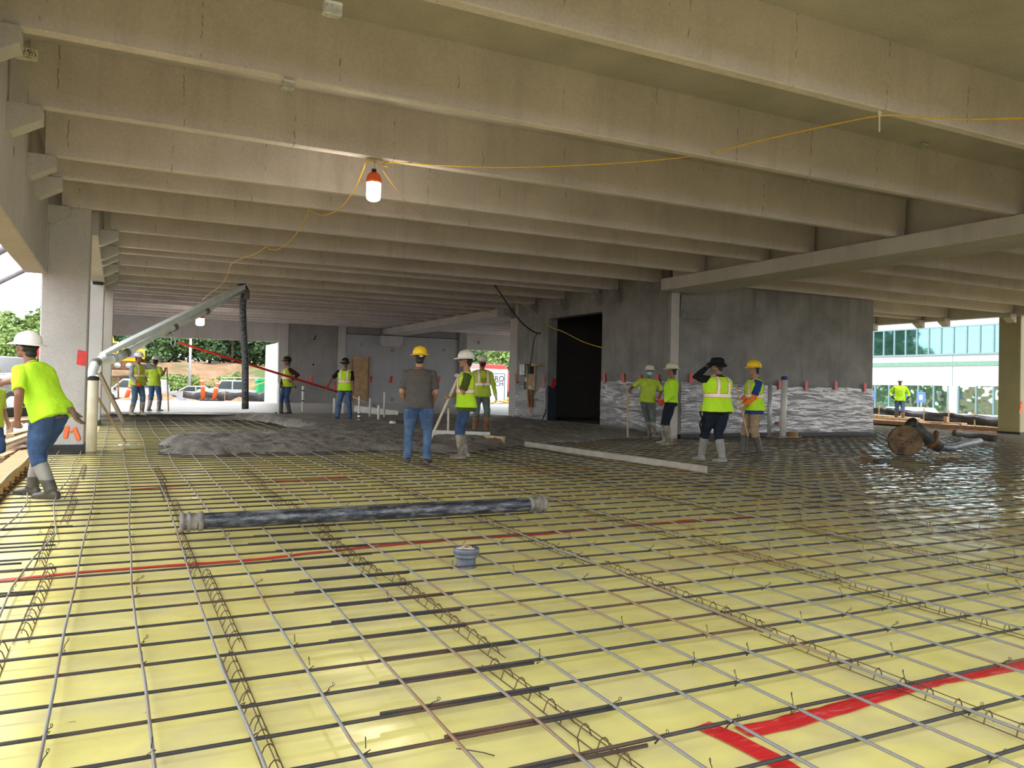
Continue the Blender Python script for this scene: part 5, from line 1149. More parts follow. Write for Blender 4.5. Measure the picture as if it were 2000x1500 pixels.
def sliced(name, src, planes, off, m, parent):
    """the part of a garment between cutting planes, lifted off its surface: a sewn-on band"""
    bm = bmesh.new(); bm.from_mesh(src.data)
    for co, no in planes: bmesh.ops.bisect_plane(bm, geom=bm.verts[:]+bm.edges[:]+bm.faces[:], plane_co=co, plane_no=no, clear_outer=True)
    bm.normal_update()
    for v in bm.verts: v.co += v.normal*off
    if not bm.faces: bm.free(); return None
    me = bpy.data.meshes.new(name); bm.to_mesh(me); bm.free(); me.materials.clear(); me.materials.append(m); me.polygons.foreach_set('use_smooth', [True]*len(me.polygons))
    return link(name, me, parent)
def ik(a, b, l1, l2, pole):
    d = b-a; L = d.length
    if L > (l1+l2)*0.999: b = a+d*((l1+l2)*0.999/L); d = b-a; L = d.length
    k = (l1*l1-l2*l2+L*L)/(2*L); h = math.sqrt(max(0, l1*l1-k*k)); u = d/L; p = pole-u*pole.dot(u)
    if p.length < 1e-4: p = Vector((0, 1, 0))-u*u.y
    return a+u*k+p.normalized()*h, b
def ring(c, ax, ay, rx, ry, n=22, e=2.4):
    out = []
    for i in range(n):
        a = 2*PI*i/n; ca, sa = math.cos(a), math.sin(a)
        out.append(c+ax*(rx*math.copysign(abs(ca)**(2/e), ca))+ay*(ry*math.copysign(abs(sa)**(2/e), sa)))
    return out
def hand(mb, w, d, n, side, s, curl=0.6, grow=0.0):
    """palm, four unequal bent fingers and a side thumb; d = direction of the fingers, n = palm side, side = toward the thumb"""
    d = d.normalized(); n = (n-d*n.dot(d)).normalized(); t = d.cross(n).normalized()
    if t.dot(side) < 0: t = -t
    g = grow
    mb.loft([ring(w+d*(k*s), t, n, (rx+g)*s, (ry+g)*s, 14) for k, rx, ry in ((-0.015, 0.022, 0.018), (0.0, 0.028, 0.018), (0.035, 0.038, 0.017), (0.075, 0.040, 0.015), (0.092, 0.034, 0.011))])
    for off, L in ((0.029, 0.072), (0.010, 0.080), (-0.010, 0.075), (-0.029, 0.058)):
        p = w+d*(0.08*s)+t*(off*s); pts = [p-d*(0.02*s)]; a = 0.25*curl
        for seg in (0.45, 0.32, 0.23):
            a += curl*0.85; dd = d*math.cos(a)+n*math.sin(a); p2 = p+dd*(L*seg*s); pts.append(p); p = p2
        pts.append(p); mb.tube(pts, [0.0095*s+g*s, 0.0095*s+g*s, 0.009*s+g*s, 0.0085*s+g*s, 0.0075*s+g*s], 8, True)
    p = w+d*(0.018*s)+t*(0.026*s); q = p+(d*0.62+t*0.62+n*0.35*curl).normalized()*(0.042*s); r_ = q+(d*0.75+t*0.1+n*(0.3+curl*0.5)).normalized()*(0.034*s)
    mb.tube([p-t*0.01*s, p, q, r_], [0.013*s+g*s, 0.0135*s+g*s, 0.011*s+g*s, 0.009*s+g*s], 8, True)

def person(label, foot, face, H=1.70, lean=0, side=0, twist=0, hip=(0, 0), drop=0.0, feet=((-0.13, 0, 12), (0.13, 0, -12)), hands=(None, None), poles=(None, None), palms=(None, None),
           head=(0, 0), girth=1.0, top=None, sleeve='short', slv_m=(None, None), vest=None, trousers=None, boots=None, shin_top=None, hat=None, brim='cap', hairm=None, skinm=None, mask=None, glasses=False, gloves=(None, None), curl=(0.5, 0.5), near=False, hem=-0.10, extras=None, group='workers on the site'):
    F = Vector((face[0], face[1], 0)).normalized(); rz = math.atan2(-F.x, F.y)
    root = empty('person', label, 'person', tuple(foot), rz, group)
    Wm = Matrix.Translation(Vector(foot)) @ Matrix.Rotation(rz, 4, 'Z'); Wi = Wm.inverted(); s = H/1.75; g = girth
    P0 = Vector((hip[0], hip[1], 0.53*H-drop))
    la, sa, ta = math.radians(lean), math.radians(side), math.radians(twist)
    Rt = Matrix.Rotation(-la, 3, 'X') @ Matrix.Rotation(sa, 3, 'Y')
    up = Rt @ Vector((0, 0, 1)); rt0 = Rt @ Vector((1, 0, 0)); fw0 = Rt @ Vector((0, 1, 0))
    Tw = Matrix.Rotation(ta, 3, up); rt = Tw @ rt0; fw = Tw @ fw0
    def T(x, y, z, k=1.0):                            # torso frame, turning gradually with height
        q = max(0, min(1, z/0.4)); a, b = rt0.lerp(rt, q).normalized(), fw0.lerp(fw, q).normalized()
        return P0+a*(x*s)+b*(y*s)+up*(z*s)
    def tring(z, rx, ry, y=0, grow=0.0, e=2.5):
        q = max(0, min(1, z/0.4)); a, b = rt0.lerp(rt, q).normalized(), fw0.lerp(fw, q).normalized()
        return ring(T(0, y, z), a, b, (rx*g+grow)*s, (ry*g+grow)*s, 24, e)
    TOR = [(-0.11, 0.085, 0.075, 0), (-0.06, 0.158, 0.108, -0.01), (0.0, 0.168, 0.118, -0.012), (0.07, 0.158, 0.112, -0.002), (0.15, 0.150, 0.108, 0.006), (0.24, 0.158, 0.112, 0.008), (0.33, 0.170, 0.118, 0.006), (0.41, 0.178, 0.112, 0.0), (0.465, 0.165, 0.095, -0.006), (0.505, 0.115, 0.075, -0.008), (0.53, 0.068, 0.062, -0.006)]
    # limbs
    sh = [T(-0.185*g**0.5, -0.004, 0.445), T(0.185*g**0.5, -0.004, 0.445)]; hp = [P0+Rt @ Vector((sx*0.088*s*g, 0, -0.03*s)) for sx in (-1, 1)]
    elb, wri, hdir = [], [], []
    for k, sx in ((0, -1), (1, 1)):
        tgt = hands[k]; pole = poles[k]
        if tgt is None: tgt = T(sx*0.27*g, 0.06, -0.06); 
        elif tgt[0] == 'w': tgt = Wi @ Vector(tgt[1])
        else: tgt = T(*tgt[1])
        pole = (rt*(sx*0.45)-fw*0.8) if pole is None else (rt*pole[0]+fw*pole[1]+up*pole[2])
        dirn = (tgt-sh[k]).normalized(); a_, b_ = ik(sh[k], tgt-dirn*(0.045*s), 0.295*s, 0.25*s, pole); elb.append(a_); wri.append(b_); hdir.append((b_-a_).normalized())
    kn, an, fdir = [], [], []
    for k, (fx, fy, fyaw) in enumerate(feet):
        a_ = math.radians(fyaw); fd = Vector((-math.sin(a_), math.cos(a_), 0)); fdir.append(fd)
        q, r_ = ik(hp[k], Vector((fx, fy, 0.085*s)), 0.24*H, 0.235*H, fd+Vector((0, 0, 0.1))); kn.append(q); an.append(Vector((fx, fy, 0.085*s)))
    # head frame
    hy, hpz = math.radians(head[0]), math.radians(head[1])
    Hb = Matrix((rt, fw, up)).transposed(); upright = Matrix.Rotation(0, 3, 'Z')
    yaw0 = math.atan2(-fw.x, fw.y); Hm = Matrix.Rotation(yaw0+hy, 3, 'Z') @ Matrix.Rotation(hpz, 3, 'X')
    nk = T(0, -0.006, 0.53); hc = nk+up*(0.062*s)+Hm @ Vector((0, 0.028*s, 0.108*s))
    def HP(x, y, z): return hc+Hm @ Vector((x*s, y*s, z*s))
    hs = 0.96
    def hell(mb, c, r, nu=14, nv=9): mb.ell(HP(c[0]*hs, c[1]*hs, c[2]*hs), tuple(q*s*hs for q in r), Hm, nu, nv)
    # body: one welded surface
    mb = MB(); mb.loft([tring(z, rx, ry, y) for z, rx, ry, y in TOR])
    mb.tube([T(0, -0.01, 0.47), nk, HP(0, -0.03, -0.06), HP(0, -0.02, 0)], [0.066*s, 0.058*s, 0.056*s, 0.055*s], 14, True)
    for c, r in (((0, -0.014, 0.022), (0.077, 0.098, 0.100)), ((0, 0.026, -0.055), (0.058, 0.068, 0.060)), ((0, 0.074, -0.092), (0.026, 0.02, 0.02)), ((0, 0.098, -0.014), (0.015, 0.022, 0.026)), ((0, 0.088, 0.010), (0.010, 0.014, 0.03)), ((0, 0.080, 0.027), (0.052, 0.016, 0.012)),
                 ((0.040, 0.058, -0.024), (0.026, 0.026, 0.026)), ((-0.040, 0.058, -0.024), (0.026, 0.026, 0.026)), ((0.079, -0.004, -0.006), (0.010, 0.020, 0.033)), ((-0.079, -0.004, -0.006), (0.010, 0.020, 0.033))): hell(mb, c, r)
    hd_args = []
    for k, sx in ((0, -1), (1, 1)):
        mb.tube([T(sx*0.10, 0, 0.43), sh[k], sh[k].lerp(elb[k], 0.5), elb[k], elb[k].lerp(wri[k], 0.35), wri[k]], [0.07*s, 0.062*s, 0.052*s, 0.043*s, 0.043*s, 0.029*s], 14, True)
        pn = palms[k]; pn = (-rt*sx+fw*0.2) if pn is None else (rt*pn[0]+fw*pn[1]+up*pn[2]); dd = hdir[k]
        hd_args.append((wri[k]+dd*(0.012*s), dd, pn, fw+up*0.3, s, curl[k]))
        if gloves[k] is None: hand(mb, *hd_args[-1])
        else: mb.ell(wri[k]+dd*(0.03*s), (0.026*s,)*3)
        mb.tube([hp[k], hp[k].lerp(kn[k], 0.5), kn[k], kn[k].lerp(an[k], 0.3), an[k]], [0.088*s*g, 0.075*s*g, 0.056*s, 0.055*s, 0.038*s], 14, True)
        mb.tube([an[k]-fdir[k]*(0.03*s)-Vector((0, 0, 0.045*s)), an[k]+fdir[k]*(0.13*s)-Vector((0, 0, 0.055*s))], [0.036*s, 0.026*s], 10, True)
    vx = 0.0065 if near else 0.009
    solid('body', mb, skinm or M_sk1, root, vx, 2, 0.45 if near else 0.4)
    vg = 0.010 if near else 0.013
    # trousers
    if trousers is not None:
        mb = MB(); mb.loft([tring(z, rx, ry, y, 0.014 if z < -0.03 else 0.006) for z, rx, ry, y in TOR[:4]])
        for k in (0, 1):
            e_ = an[k] if boots is None or boots[1] == 'shoe' else kn[k].lerp(an[k], shin_top or 0.30); kk = e_ is an[k]
            pts = [hp[k], hp[k].lerp(kn[k], 0.35), hp[k].lerp(kn[k], 0.75), kn[k]] + ([kn[k].lerp(an[k], 0.4), kn[k].lerp(an[k], 0.8), an[k]-Vector((0, 0, 0.025*s))] if kk else [e_])
            rr = [0.092*g, 0.098*g, 0.080*g, 0.074] + ([0.068, 0.062, 0.066] if kk else [0.080]); rr = [q*s for q in rr]
            mb.tube(pts, rr, 16, False)
        solid('trousers', mb, trousers, root, vg, 3, None, 0.022*s, 0.09)
    # boots or shoes
    if boots is not None:
        for k in (0, 1):
            mb = MB(); fd = fdir[k]; sd_ = Vector((-fd.y, fd.x, 0)); a_ = an[k]; gz0 = a_.z-0.085*s
            if boots[1] != 'shoe':
                tp = kn[k].lerp(a_, (shin_top or 0.30)-0.02); ax = (tp-a_).normalized()
                mb.tube([tp, tp.lerp(a_, 0.03), tp.lerp(a_, 0.5), tp.lerp(a_, 0.85), a_+Vector((0, 0, 0.0))], [0.074*s, 0.072*s, 0.068*s, 0.058*s, 0.060*s], 18)
            else: mb.tube([a_+Vector((0, 0, 0.04*s)), a_], [0.050*s, 0.055*s], 14)
            fr = []
            for q, w_, h_ in ((-0.085, 0.022, 0.05), (-0.07, 0.040, 0.082), (-0.02, 0.045, 0.100), (0.04, 0.044, 0.095), (0.09, 0.050, 0.075), (0.14, 0.051, 0.066), (0.18, 0.040, 0.055), (0.20, 0.018, 0.035)):
                c = Vector((a_.x, a_.y, gz0))+fd*(q*s); fr.append([c+sd_*(w_*s*math.cos(b_))+Vector((0, 0, h_*s*(0.5+0.5*math.copysign(abs(math.sin(b_))**0.6, math.sin(b_))))) for b_ in [2*PI*i/16 for i in range(16)]])
            mb.loft(fr)
            b = solid('boot' if boots[1] != 'shoe' else 'shoe', mb, boots[0], root, 0.009, 2, 0.6)
            if boots[1] == 'two': sliced('sole_band', b, [((0, 0, gz0+0.20*s), (0, 0, 1))], 0.002, M_bootg if boots[2] is None else boots[2], b)
    # shirt
    if top is not None:
        mb = MB(); zs = [(z, rx, ry, y) for z, rx, ry, y in TOR if z > -0.02]
        mb.loft([tring(hem, 0.178, 0.126, -0.004, 0.026)]+[tring(z, rx, ry, y, 0.032 if z < 0.05 else 0.022 if z < 0.45 else 0.013) for z, rx, ry, y in zs[:-1]]+[tring(0.522, 0.072, 0.062, -0.008, 0.006)])
        for k, sx in ((0, -1), (1, 1)):
            long_ = (sleeve == 'long'); pts = [T(sx*0.11, 0, 0.44), sh[k], sh[k].lerp(elb[k], 0.55)]; rr = [0.078, 0.076, 0.067]
            if long_: pts += [elb[k], elb[k].lerp(wri[k], 0.5), elb[k].lerp(wri[k], 0.93)]; rr += [0.057, 0.050, 0.041]
            else: pts += [sh[k].lerp(elb[k], 0.82)]; rr += [0.068]
            if slv_m[k] is None: mb.tube(pts, [q*s for q in rr], 14, False)
            else:
                m2 = MB().tube(pts, [q*s for q in rr], 14, False); solid('sleeve', m2, slv_m[k], root, vg, 3, None, 0.014*s, 0.07)
        shirt = solid('shirt', mb, top, root, vg, 3, None, 0.020*s, 0.10)
        cl = MB(); cl.tube([nk+Hb @ Vector((0.066*s*math.cos(a), 0.062*s*math.sin(a), (-0.006-0.012*math.sin(a))*s)) for a in [2*PI*i/14 for i in range(15)]], 0.011*s, 7)
        cl.build('collar', top, shirt, True)
    if vest is not None:
        mb = MB(); mb.loft([tring(-0.075, 0.188, 0.138, -0.008, 0.046)]+[tring(z, rx, ry, y, 0.050 if z < 0.10 else 0.038 if z < 0.45 else 0.026) for z, rx, ry, y in TOR[2:-1]])
        for sx in (-1, 1): mb.tube([T(sx*0.05, -0.005, 0.475), T(sx*0.15, -0.005, 0.462)], [0.07*s, 0.062*s], 14, True)
        v = solid('vest', mb, vest, root, vg, 3, None, 0.014*s, 0.13)
        def pl(z): return (T(0, 0, z), up)
        for z0, z1, m_, of in ((0.155, 0.235, M_oedge, 0.003), (0.168, 0.222, M_refl, 0.006)): sliced('reflective_band', v, [(T(0, 0, z1), up), (T(0, 0, z0), -up)], of, m_, v)
        for sx in (-1, 1):
            for w_, m_, of in ((0.032, M_oedge, 0.003), (0.022, M_refl, 0.006)):
                c_ = sx*0.105; sliced('reflective_strap', v, [(T(c_+w_, 0, 0.3), rt), (T(c_-w_, 0, 0.3), -rt), (T(0, 0, 0.225), -up)], of, m_, v)
    # gloves, sleeves guards
    for k in (0, 1):
        if gloves[k] is not None:
            mb = MB(); hand(mb, *hd_args[k], grow=0.003); mb.tube([elb[k].lerp(wri[k], 0.85), wri[k]+hdir[k]*0.02*s], [0.040*s, 0.034*s], 12); solid('glove', mb, gloves[k], root, 0.006 if near else 0.008, 2, 0.6)
    # hair, hat, face
    mb = MB(); hell(mb, (0, -0.018, 0.024), (0.083, 0.103, 0.104), 20, 14); hr = mb.build('hair', hairm or M_hair, root, True)
    bm = bmesh.new(); bm.from_mesh(hr.data); no = Hm @ Vector((0, 0.75, -0.55)).normalized(); bmesh.ops.bisect_plane(bm, geom=bm.verts[:]+bm.edges[:]+bm.faces[:], plane_co=HP(0, 0.005, -0.005), plane_no=no, clear_outer=True)
    ho = [e for e in bm.edges if e.is_boundary]; bmesh.ops.holes_fill(bm, edges=ho); bm.to_mesh(hr.data); bm.free()
    m2 = MB(); hell(m2, (0, -0.056, -0.058), (0.066, 0.056, 0.062), 16, 10); m2.build('hair', hairm or M_hair, root, True)
    if hat is not None:
        mb = MB(); n = 28; rings = []; tilt = 0.0
        def rad(a, base): return base
        for z_, k_ in ((0.0, 1.0), (0.02, 1.0), (0.05, 0.965), (0.08, 0.87), (0.10, 0.74), (0.115, 0.55), (0.124, 0.30), (0.127, 0.08)):
            rings.append([HP(0.112*k_*math.cos(a), -0.012+0.140*k_*math.sin(a), 0.045+z_+(0.006 if abs(math.cos(a)) < 0.2 and 0.3 < k_ else 0)) for a in [2*PI*i/n for i in range(n)]])
        br = []
        for ex, z_ in ((0.0, -0.004), (1.0, -0.016), (1.0, -0.008), (0.05, 0.006)):
            rr_ = []
            for a in [2*PI*i/n for i in range(n)]:
                f = max(0, math.sin(a))**1.5; bk = max(0, -math.sin(a))
                w_ = ((0.034+0.028*f+0.012*bk) if brim == 'full' else (0.010+0.058*f**1.2))*ex
                rr_.append(HP((0.113+w_*0.9)*math.cos(a), -0.012+(0.141+w_)*math.sin(a), 0.045+z_-(0.010*f*ex)))
            br.append(rr_)
        if brim != 'bucket':
            h_ = MB().loft(rings).build('hard_hat', hat, root, True); MB().loft(br).build('brim', hat, h_, True)
            MB().tube([HP(0, 0.10*math.sin(a)*1.25-0.012, 0.045+0.128*math.cos(a)**0.8) for a in (-1.1, -0.8, -0.4, 0, 0.4, 0.8, 1.1)], 0.010*s, 8, True).build('ridge', hat, h_, True)
            MB().tube([HP(0.085*math.cos(a), -0.012-0.105*abs(math.sin(a)), 0.018) for a in [PI*i/10 for i in range(11)]], 0.010*s, 6).build('headband', M_blk if hat is not M_haty else M_hatk, h_, True)
        else:
            b2 = MB(); b2.loft([[HP(0.098*k_*math.cos(a), -0.014+0.120*k_*math.sin(a), z_) for a in [2*PI*i/n for i in range(n)]] for z_, k_ in ((0.02, 1.0), (0.07, 0.98), (0.105, 0.88), (0.125, 0.6), (0.13, 0.1))]).build('sun_hat', hat, root, True)
            MB().loft([[HP((0.098+0.035*k_)*math.cos(a), -0.014+(0.12+0.042*k_)*math.sin(a), z_+0.015*math.sin(3*a)*k_) for a in [2*PI*i/n for i in range(n)]] for z_, k_ in ((0.035, 0), (-0.015, 1.0), (-0.02, 0.97), (0.02, 0))]).build('brim', hat, root, True)
    for sx in (-1, 1):
        e_ = MB().ell(HP(sx*0.031*hs, 0.081*hs, 0.004*hs), (0.0115*s, 0.009*s, 0.0055*s), Hm, 10, 7).build('eye', M_eye, root, True); MB().ell(HP(sx*0.031*hs, 0.0895*hs, 0.004*hs), (0.0052*s, 0.003*s, 0.0050*s), Hm, 8, 6).build('pupil', M_hair, e_, True)
        MB().tube([HP(sx*0.014, 0.092*hs, 0.022), HP(sx*0.032, 0.090*hs, 0.027), HP(sx*0.052, 0.078*hs, 0.020)], 0.0045*s, 6).build('eyebrow', M_hair, root, True)
    if mask is None: MB().ell(HP(0, 0.089*hs, -0.056*hs), (0.024*s, 0.009*s, 0.008*s), Hm, 10, 6).build('lips', M_lip, root, True)
    else:
        mb = MB(); hell(mb, (0, 0.046, -0.050), (0.071, 0.078, 0.060), 18, 12); mk = mb.build('face_mask', mask, root, True)
        for sx in (-1, 1): MB().tube([HP(sx*0.058, 0.05, -0.035), HP(sx*0.08, 0.0, 0.005)], 0.003, 5).build('ear_loop', mask, mk, True)
    if glasses:
        for sx in (-1, 1):
            gl = MB().ell(HP(sx*0.033*hs, 0.094*hs, 0.006), (0.026*s, 0.010*s, 0.017*s), Hm, 12, 8).build('sunglasses', M_hatk, root, True); MB().tube([HP(sx*0.058, 0.082, 0.008), HP(sx*0.08, -0.01, 0.008)], 0.004, 5).build('temple', M_hatk, gl, True)
    person.elb = elb
    if extras: extras(root, T, HP, s, wri, hdir, kn, an)
    return root

LF = Vector((-RGT.x, -RGT.y)); RT_ = -LF; AW = Vector((FWD.x, FWD.y)); TW = -AW
def mix2(a, b, k): q = a*(1-k)+b*k; return (q.x, q.y)
def onz(u, v, z): return U(u, v, z=z)
def pt(u, v, foot, dz=0.0):
    """point seen at (u, v) on the vertical plane through foot facing the camera, pushed back by dz"""
    n = Vector((FWD.x, FWD.y, 0)).normalized(); d = FWD+RGT*((u-CX)/FPX)-UPV*((v-CY)/FPX); t_ = ((Vector(foot)-CAM).dot(n)+dz)/d.dot(n); return CAM+d*t_

def pole_tool(name, label, a, b, r, m, cat='tool', bladed=False):
    if bladed: return shovel(name, a, b, label, True, m, r)
    a, b = Vector(a), Vector(b); e = empty(name, label, cat, tuple(b)); MB().tube([a-b, (a-b)*0.5, Vector((0, 0, 0))], r, 10, True).build('handle', m, e, True); return e

# 1 front worker, leaning forward in grey boots
f1 = onz(94, 972, 0.03)
def ex1(root, T, HP, s, wri, hdir, kn, an):
    mb = MB(); c = T(0.03, -0.19, -0.09)
    mb.ell(c, (0.05, 0.03, 0.035)); hand(mb, c+Vector((0.0, -0.02, -0.01)), Vector((0.1, -0.45, -0.85)), Vector((0, -0.3, 0.9)), Vector((1, 0, 0)), 1.0, 0.25, 0.004)
    solid('spare_glove', mb, M_tan, root, 0.007, 2, 0.6)
person('worker in lime t-shirt, blue jeans and grey rubber boots bending at the form edge', f1, mix2(LF, AW, 0.10), 1.66, lean=27, hip=(0.0, 0.01), drop=0.03, feet=((-0.09, -0.10, 4), (0.09, 0.24, 2)),
       hands=(('w', pt(34, 826, f1, -0.25)), ('w', pt(-12, 752, f1, 0.35))), poles=((-0.5, -0.6, 0.2), (0.6, 0.2, -0.8)), head=(0, 4), girth=1.2, top=M_lime, trousers=M_denim, boots=(M_bootg, 'two', M_bootd), shin_top=0.28, hat=M_hatw, brim='full', skinm=M_sk2, curl=(1.0, 0.5), near=True, extras=ex1)
# 2 the man cut by the left edge
q2_ = U(-16, 720, y=13.6); f2 = Vector((q2_.x, 13.6, -0.33))
person('worker with white hard hat mostly cut off by the left picture edge', f2, mix2(RT_, TW, 0.2), 1.64, top=M_lime2, trousers=M_denim, boots=(M_boot, 'tall'), hat=M_hatw, skinm=M_sk1)
# 3 and 4 talking at the left
f3 = onz(267, 811, 0.17)
person('worker in grey sleeves and lime vest shading his eyes beside the t-shirt man', f3, mix2(RT_, TW, 0.30), 1.72, feet=((-0.08, 0.10, 0), (0.10, -0.10, -5)), hands=(('w', pt(288, 706, f3, 0.1)), ('w', pt(268, 751, f3, -0.25))), poles=((-0.7, 0.6, -0.4), None), top=M_gsh, sleeve='long', vest=M_lime2, trousers=M_denim2, boots=(M_boot, 'tall'), hat=M_hatw, skinm=M_sk2, gloves=(None, M_rglove), head=(0, 0))
f4 = onz(300, 804, 0.18)
hnd4 = pt(325, 724, f4, 0.0)
pole_tool('shovel', 'long shovel held upright by the t-shirt man far at the left', pt(326, 718, f4, -0.03), pt(329, 805, f4, -0.03), 0.02, M_wood, 'shovel')
person('worker in lime t-shirt seen from behind holding a shovel far at the left', f4, mix2(AW, RT_, 0.15), 1.68, feet=((-0.17, 0, 10), (0.17, 0, -10)), hands=(None, ('w', hnd4)), poles=(None, (0.7, -0.2, -0.7)), top=M_lime2, trousers=M_denim2, boots=(M_boot, 'tall'), hat=M_hatw, skinm=M_sk2, head=(0, -8), gloves=(M_glove, None), curl=(0.5, 1.2))
# 5 and 6 with the bull float
f5 = onz(559, 809, 0.2)
pole_tool('screed_pipe', 'silver pole held upright by the man in dark hard hat', pt(545, 748, f5, -0.25), pt(544, 812, f5, -0.25), 0.035, M_steel, 'pole')
person('worker in dark hard hat and lime vest holding a silver pole before the wing wall', f5, mix2(TW, LF, 0.55), 1.72, feet=((-0.12, -0.05, 8), (0.12, 0.12, -8)), hands=(('w', pt(570, 745, f5, -0.15)), ('w', pt(546, 762, f5, -0.22))), top=M_maroon, sleeve='long', vest=M_lime2, trousers=M_denim, boots=(M_bootd, 'tall'), hat=M_hatk, skinm=M_sk2, curl=(0.8, 1.2))
f6 = onz(673, 819, 0.17)
person('worker in black hard hat and lime vest pushing the red float handle', f6, mix2(TW, LF, 0.10), 1.70, lean=8, feet=((-0.16, 0.0, 10), (0.17, 0.12, -10)), hands=(('w', pt(692, 797, f6, -0.1)), ('w', pt(638, 756, f6, -0.15))), poles=(None, (0.8, -0.2, -0.4)), head=(14, -10), top=M_blk, vest=M_lime, trousers=M_denim2, boots=(M_denim2, 'tall'), hat=M_hatk, brim='full', skinm=M_sk2, gloves=(None, M_rglove), curl=(0.8, 1.1))
# 7 the man in the grey polo, seen from behind
f7 = onz(815, 905, 0.03)
def ex7(root, T, HP, s, wri, hdir, kn, an):
    tr = [c for c in root.children if c.name.startswith('trousers')][0]; X = Vector((1, 0, 0)); Z = Vector((0, 0, 1)); Yb = Vector((0, 1, 0)); c0 = T(0, 0, 0)
    for sx in (-1, 1): sliced('pocket', tr, [(c0+X*(sx*0.098+0.052), X), (c0+X*(sx*0.098-0.052), -X), (c0-Z*0.10, Z), (c0-Z*0.235, -Z), (c0-Yb*0.03, Yb)], 0.006, M_denim, tr)
    MB().tube([T(0.182*math.cos(a), 0.128*math.sin(a)-0.008, 0.0) for a in [2*PI*i/20 for i in range(21)]], 0.014, 6).build('belt', M_denim, root, True)
    MB().ell(HP(0.03, -0.148, 0.012), (0.03, 0.006, 0.012)).build('hat_label', M_refl, root, True)
person('man in charcoal polo shirt, blue jeans and yellow hard hat seen from behind', f7, mix2(AW, LF, 0.03), 1.71, feet=((-0.15, -0.02, 10), (0.14, -0.06, -14)), hands=(('t', (-0.20, 0.17, -0.06)), ('t', (0.20, 0.17, -0.06))), poles=((-0.5, -0.9, 0), (0.5, -0.9, 0)), girth=1.16, top=M_polo, trousers=M_denim2, boots=(M_shoe, 'shoe'), hat=M_haty, brim='full', skinm=M_sk1, near=True, hem=-0.08, extras=ex7)
# 8 shovel man in vest
f8 = onz(907, 896, 0.03)
a8, b8 = pt(897, 733, f8, -0.10), pt(841, 858, f8, 0.25)
pole_tool('shovel', 'long pale shovel handle gripped by the vest man in sunglasses', a8, b8, 0.022, M_cream, 'shovel')
person('worker in lime vest, olive shirt and sunglasses leaning on a shovel', f8, mix2(LF, TW, 0.12), 1.70, feet=((-0.13, 0.06, 8), (0.12, -0.02, -6)), hands=(('w', a8.lerp(b8, 0.08)), ('w', a8.lerp(b8, 0.36))), poles=((-0.5, -0.4, -0.7), (0.6, -0.3, -0.6)), palms=((0.3, 0.8, 0.2), (-0.5, 0.6, 0.3)), top=M_olive, vest=M_lime, trousers=M_denim, boots=(M_boot, 'tall'), shin_top=0.22, hat=M_hatw, skinm=M_sk1, glasses=True, gloves=(M_glove, None), curl=(1.3, 1.3), near=True, hem=-0.14)
# 9 behind him
f9 = onz(939, 845, 0.14)
def ex9(root, T, HP, s, wri, hdir, kn, an): MB().tube([T(-0.06, 0.1, 0.48), T(-0.04, 0.165, 0.3), T(0.0, 0.17, 0.1), T(0.03, 0.165, 0.3), T(0.06, 0.1, 0.48)], 0.008, 5).build('lanyard', M_blk, root, True)
person('worker in yellow long sleeves with a dark face cover walking behind the shovel man', f9, mix2(TW, RT_, 0.2), 1.72, feet=((-0.12, 0.02, 8), (0.13, -0.05, -8)), hands=(('w', pt(972, 788, f9, -0.1)), None), poles=((-0.8, 0.1, 0.2), None), top=M_lime2, sleeve='long', vest=M_lime2, trousers=M_greenjean, boots=(M_rust, 'tall'), hat=M_hatc, skinm=M_sk2, mask=M_maroon, extras=ex9, gloves=(M_glove, None))
# 10 masked man with stick
f10 = onz(1268, 852, 0.10)
hh = pt(1227, 763, f10, -0.15)
pole_tool('shovel', 'upright wooden shovel handle held by the man in a blue mask', pt(1226, 756, f10, -0.18), pt(1226, 853, f10, -0.18), 0.022, M_wood, 'shovel')
person('worker in lime t-shirt with blue face mask and a stick by the plastic sheet', f10, mix2(TW, LF, 0.18), 1.66, side=-4, hip=(0.06, -0.02), feet=((-0.10, 0.0, 10), (-0.02, -0.14, -14)), hands=(('t', (-0.30, 0.05, 0.0)), ('w', hh)), poles=(None, (0.6, -0.5, -0.5)), head=(4, 0), girth=1.05, top=M_lime2, trousers=M_greenjean, boots=(M_boot, 'tall'), hat=M_hatc, skinm=M_sk2, mask=M_mask, glasses=True, gloves=(M_rglove, None), curl=(0.6, 1.2), hem=-0.08)
# 11 long-sleeved man in profile
f11 = onz(1308, 869, 0.06)
person('worker in bright long sleeved lime shirt and navy trousers standing in profile', f11, mix2(LF, AW, 0.15), 1.68, lean=-3, feet=((-0.14, 0.0, 6), (0.14, 0.10, -6)), hands=(('t', (-0.19, 0.16, -0.04)), ('t', (0.20, 0.12, -0.03))), girth=1.12, top=M_lime, sleeve='long', trousers=M_navy, boots=(M_boot, 'tall'), shin_top=0.15, hat=M_hatc, brim='full', skinm=M_sk2, gloves=(M_rglove, M_rglove), curl=(0.9, 0.9), hem=0.0)
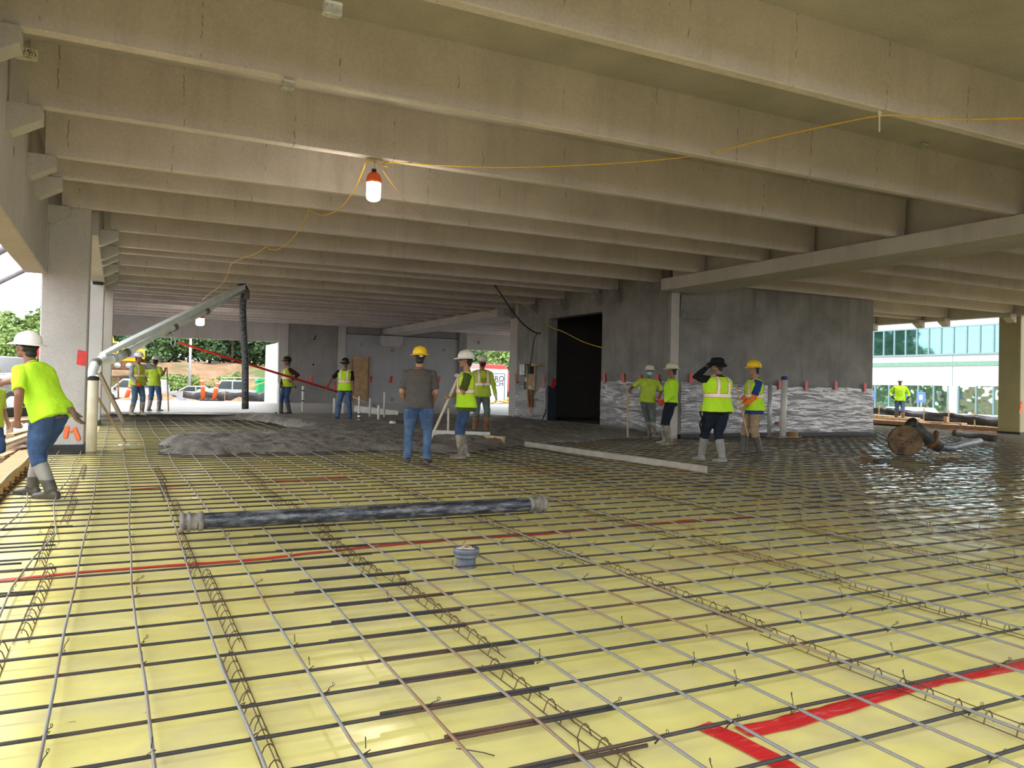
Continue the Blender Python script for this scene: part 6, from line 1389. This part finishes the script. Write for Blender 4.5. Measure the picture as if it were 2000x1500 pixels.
# 12 broad man with a black sun hat, back to us
f12 = onz(1399, 904, 0.03)
def ex12(root, T, HP, s, wri, hdir, kn, an):
    MB().tube([T(-0.20, 0.10, -0.02), T(-0.27, 0.10, -0.10), T(-0.24, 0.08, -0.20), T(-0.27, 0.1, -0.30), T(-0.23, 0.1, -0.42), T(-0.26, 0.1, -0.50)], 0.016, 6).build('cord', M_blk, root, True)
    MB().tube([T(0.10*math.cos(a), -0.02-0.155*1.0, 0.0) for a in (0, 1, 2, 3)], 0.004, 5).build('seam', M_navy, root)
person('broad worker in lime vest and black sun hat with one arm raised, seen from behind', f12, mix2(AW, LF, 0.30), 1.73, feet=((-0.05, 0.34, 8), (0.07, -0.06, 16)), hands=(('w', pt(1379, 714, f12, 0.06)), ('t', (-0.16, 0.25, -0.02))), poles=((-0.35, 0.9, -0.5), (0.3, 0.4, -0.9)), head=(42, 0), girth=1.24, top=M_blk, sleeve='long', slv_m=(M_blk, M_lime2), vest=M_lime, trousers=M_navy, boots=(M_bootg, 'tall'), shin_top=0.26, hat=M_blk, brim='bucket', skinm=M_sk2, gloves=(M_blk, M_glove), curl=(1.0, 0.7), near=True, extras=ex12)
# 13 yellow hat with orange sleeves
f13 = onz(1471, 890, 0.03)
a13, b13 = pt(1437, 752, f13, -0.12), pt(1461, 851, f13, -0.05)
pole_tool('shovel', 'slim wooden handle held by the man with orange sleeves', a13, b13, 0.019, M_wood, 'shovel')
def ex13(root, T, HP, s, wri, hdir, kn, an):
    for k in (0, 1):
        e_ = person.elb[k]; u_ = (T((-1, 1)[k]*0.185, 0, 0.445)-e_).normalized()
        solid('sleeve_guard', MB().tube([e_+u_*0.09, e_, e_.lerp(wri[k], 0.5), e_.lerp(wri[k], 0.95)], [0.054*s, 0.056*s, 0.050*s, 0.040*s], 14), M_oslv, root, 0.01, 3, None, 0.012, 0.07)
person('worker in yellow hard hat with orange sleeves, lime vest and khaki trousers', f13, mix2(LF, TW, 0.10), 1.72, feet=((-0.11, -0.08, 6), (0.11, 0.14, -4)), hands=(('w', a13.lerp(b13, 0.44)), ('w', a13.lerp(b13, 0.36))), poles=((-0.5, -0.6, -0.6), (0.5, -0.5, -0.6)), palms=((0.3, 0.7, 0.3), (-0.4, 0.7, 0.3)), top=M_bluesh, vest=M_lime, trousers=M_khaki, boots=(M_bootd, 'tall'), hat=M_haty, skinm=M_sk1, gloves=(M_glove, M_glove), curl=(1.2, 1.2), near=True, hem=-0.14, extras=ex13)
# 14 walking outside
f14 = U(1757, 822, x=28.2)
person('worker in bright yellow shirt walking in front of the office building', f14, mix2(TW, LF, 0.25), 1.70, feet=((-0.10, 0.16, 6), (0.11, -0.12, -6)), hands=(('t', (-0.32, 0.12, 0.02)), ('t', (0.30, 0.0, 0.02))), girth=1.05, top=M_lime, sleeve='long', trousers=M_denim2, boots=(M_tan, 'tall'), hat=M_hatw, skinm=M_sk2, gloves=(M_blk, M_blk))
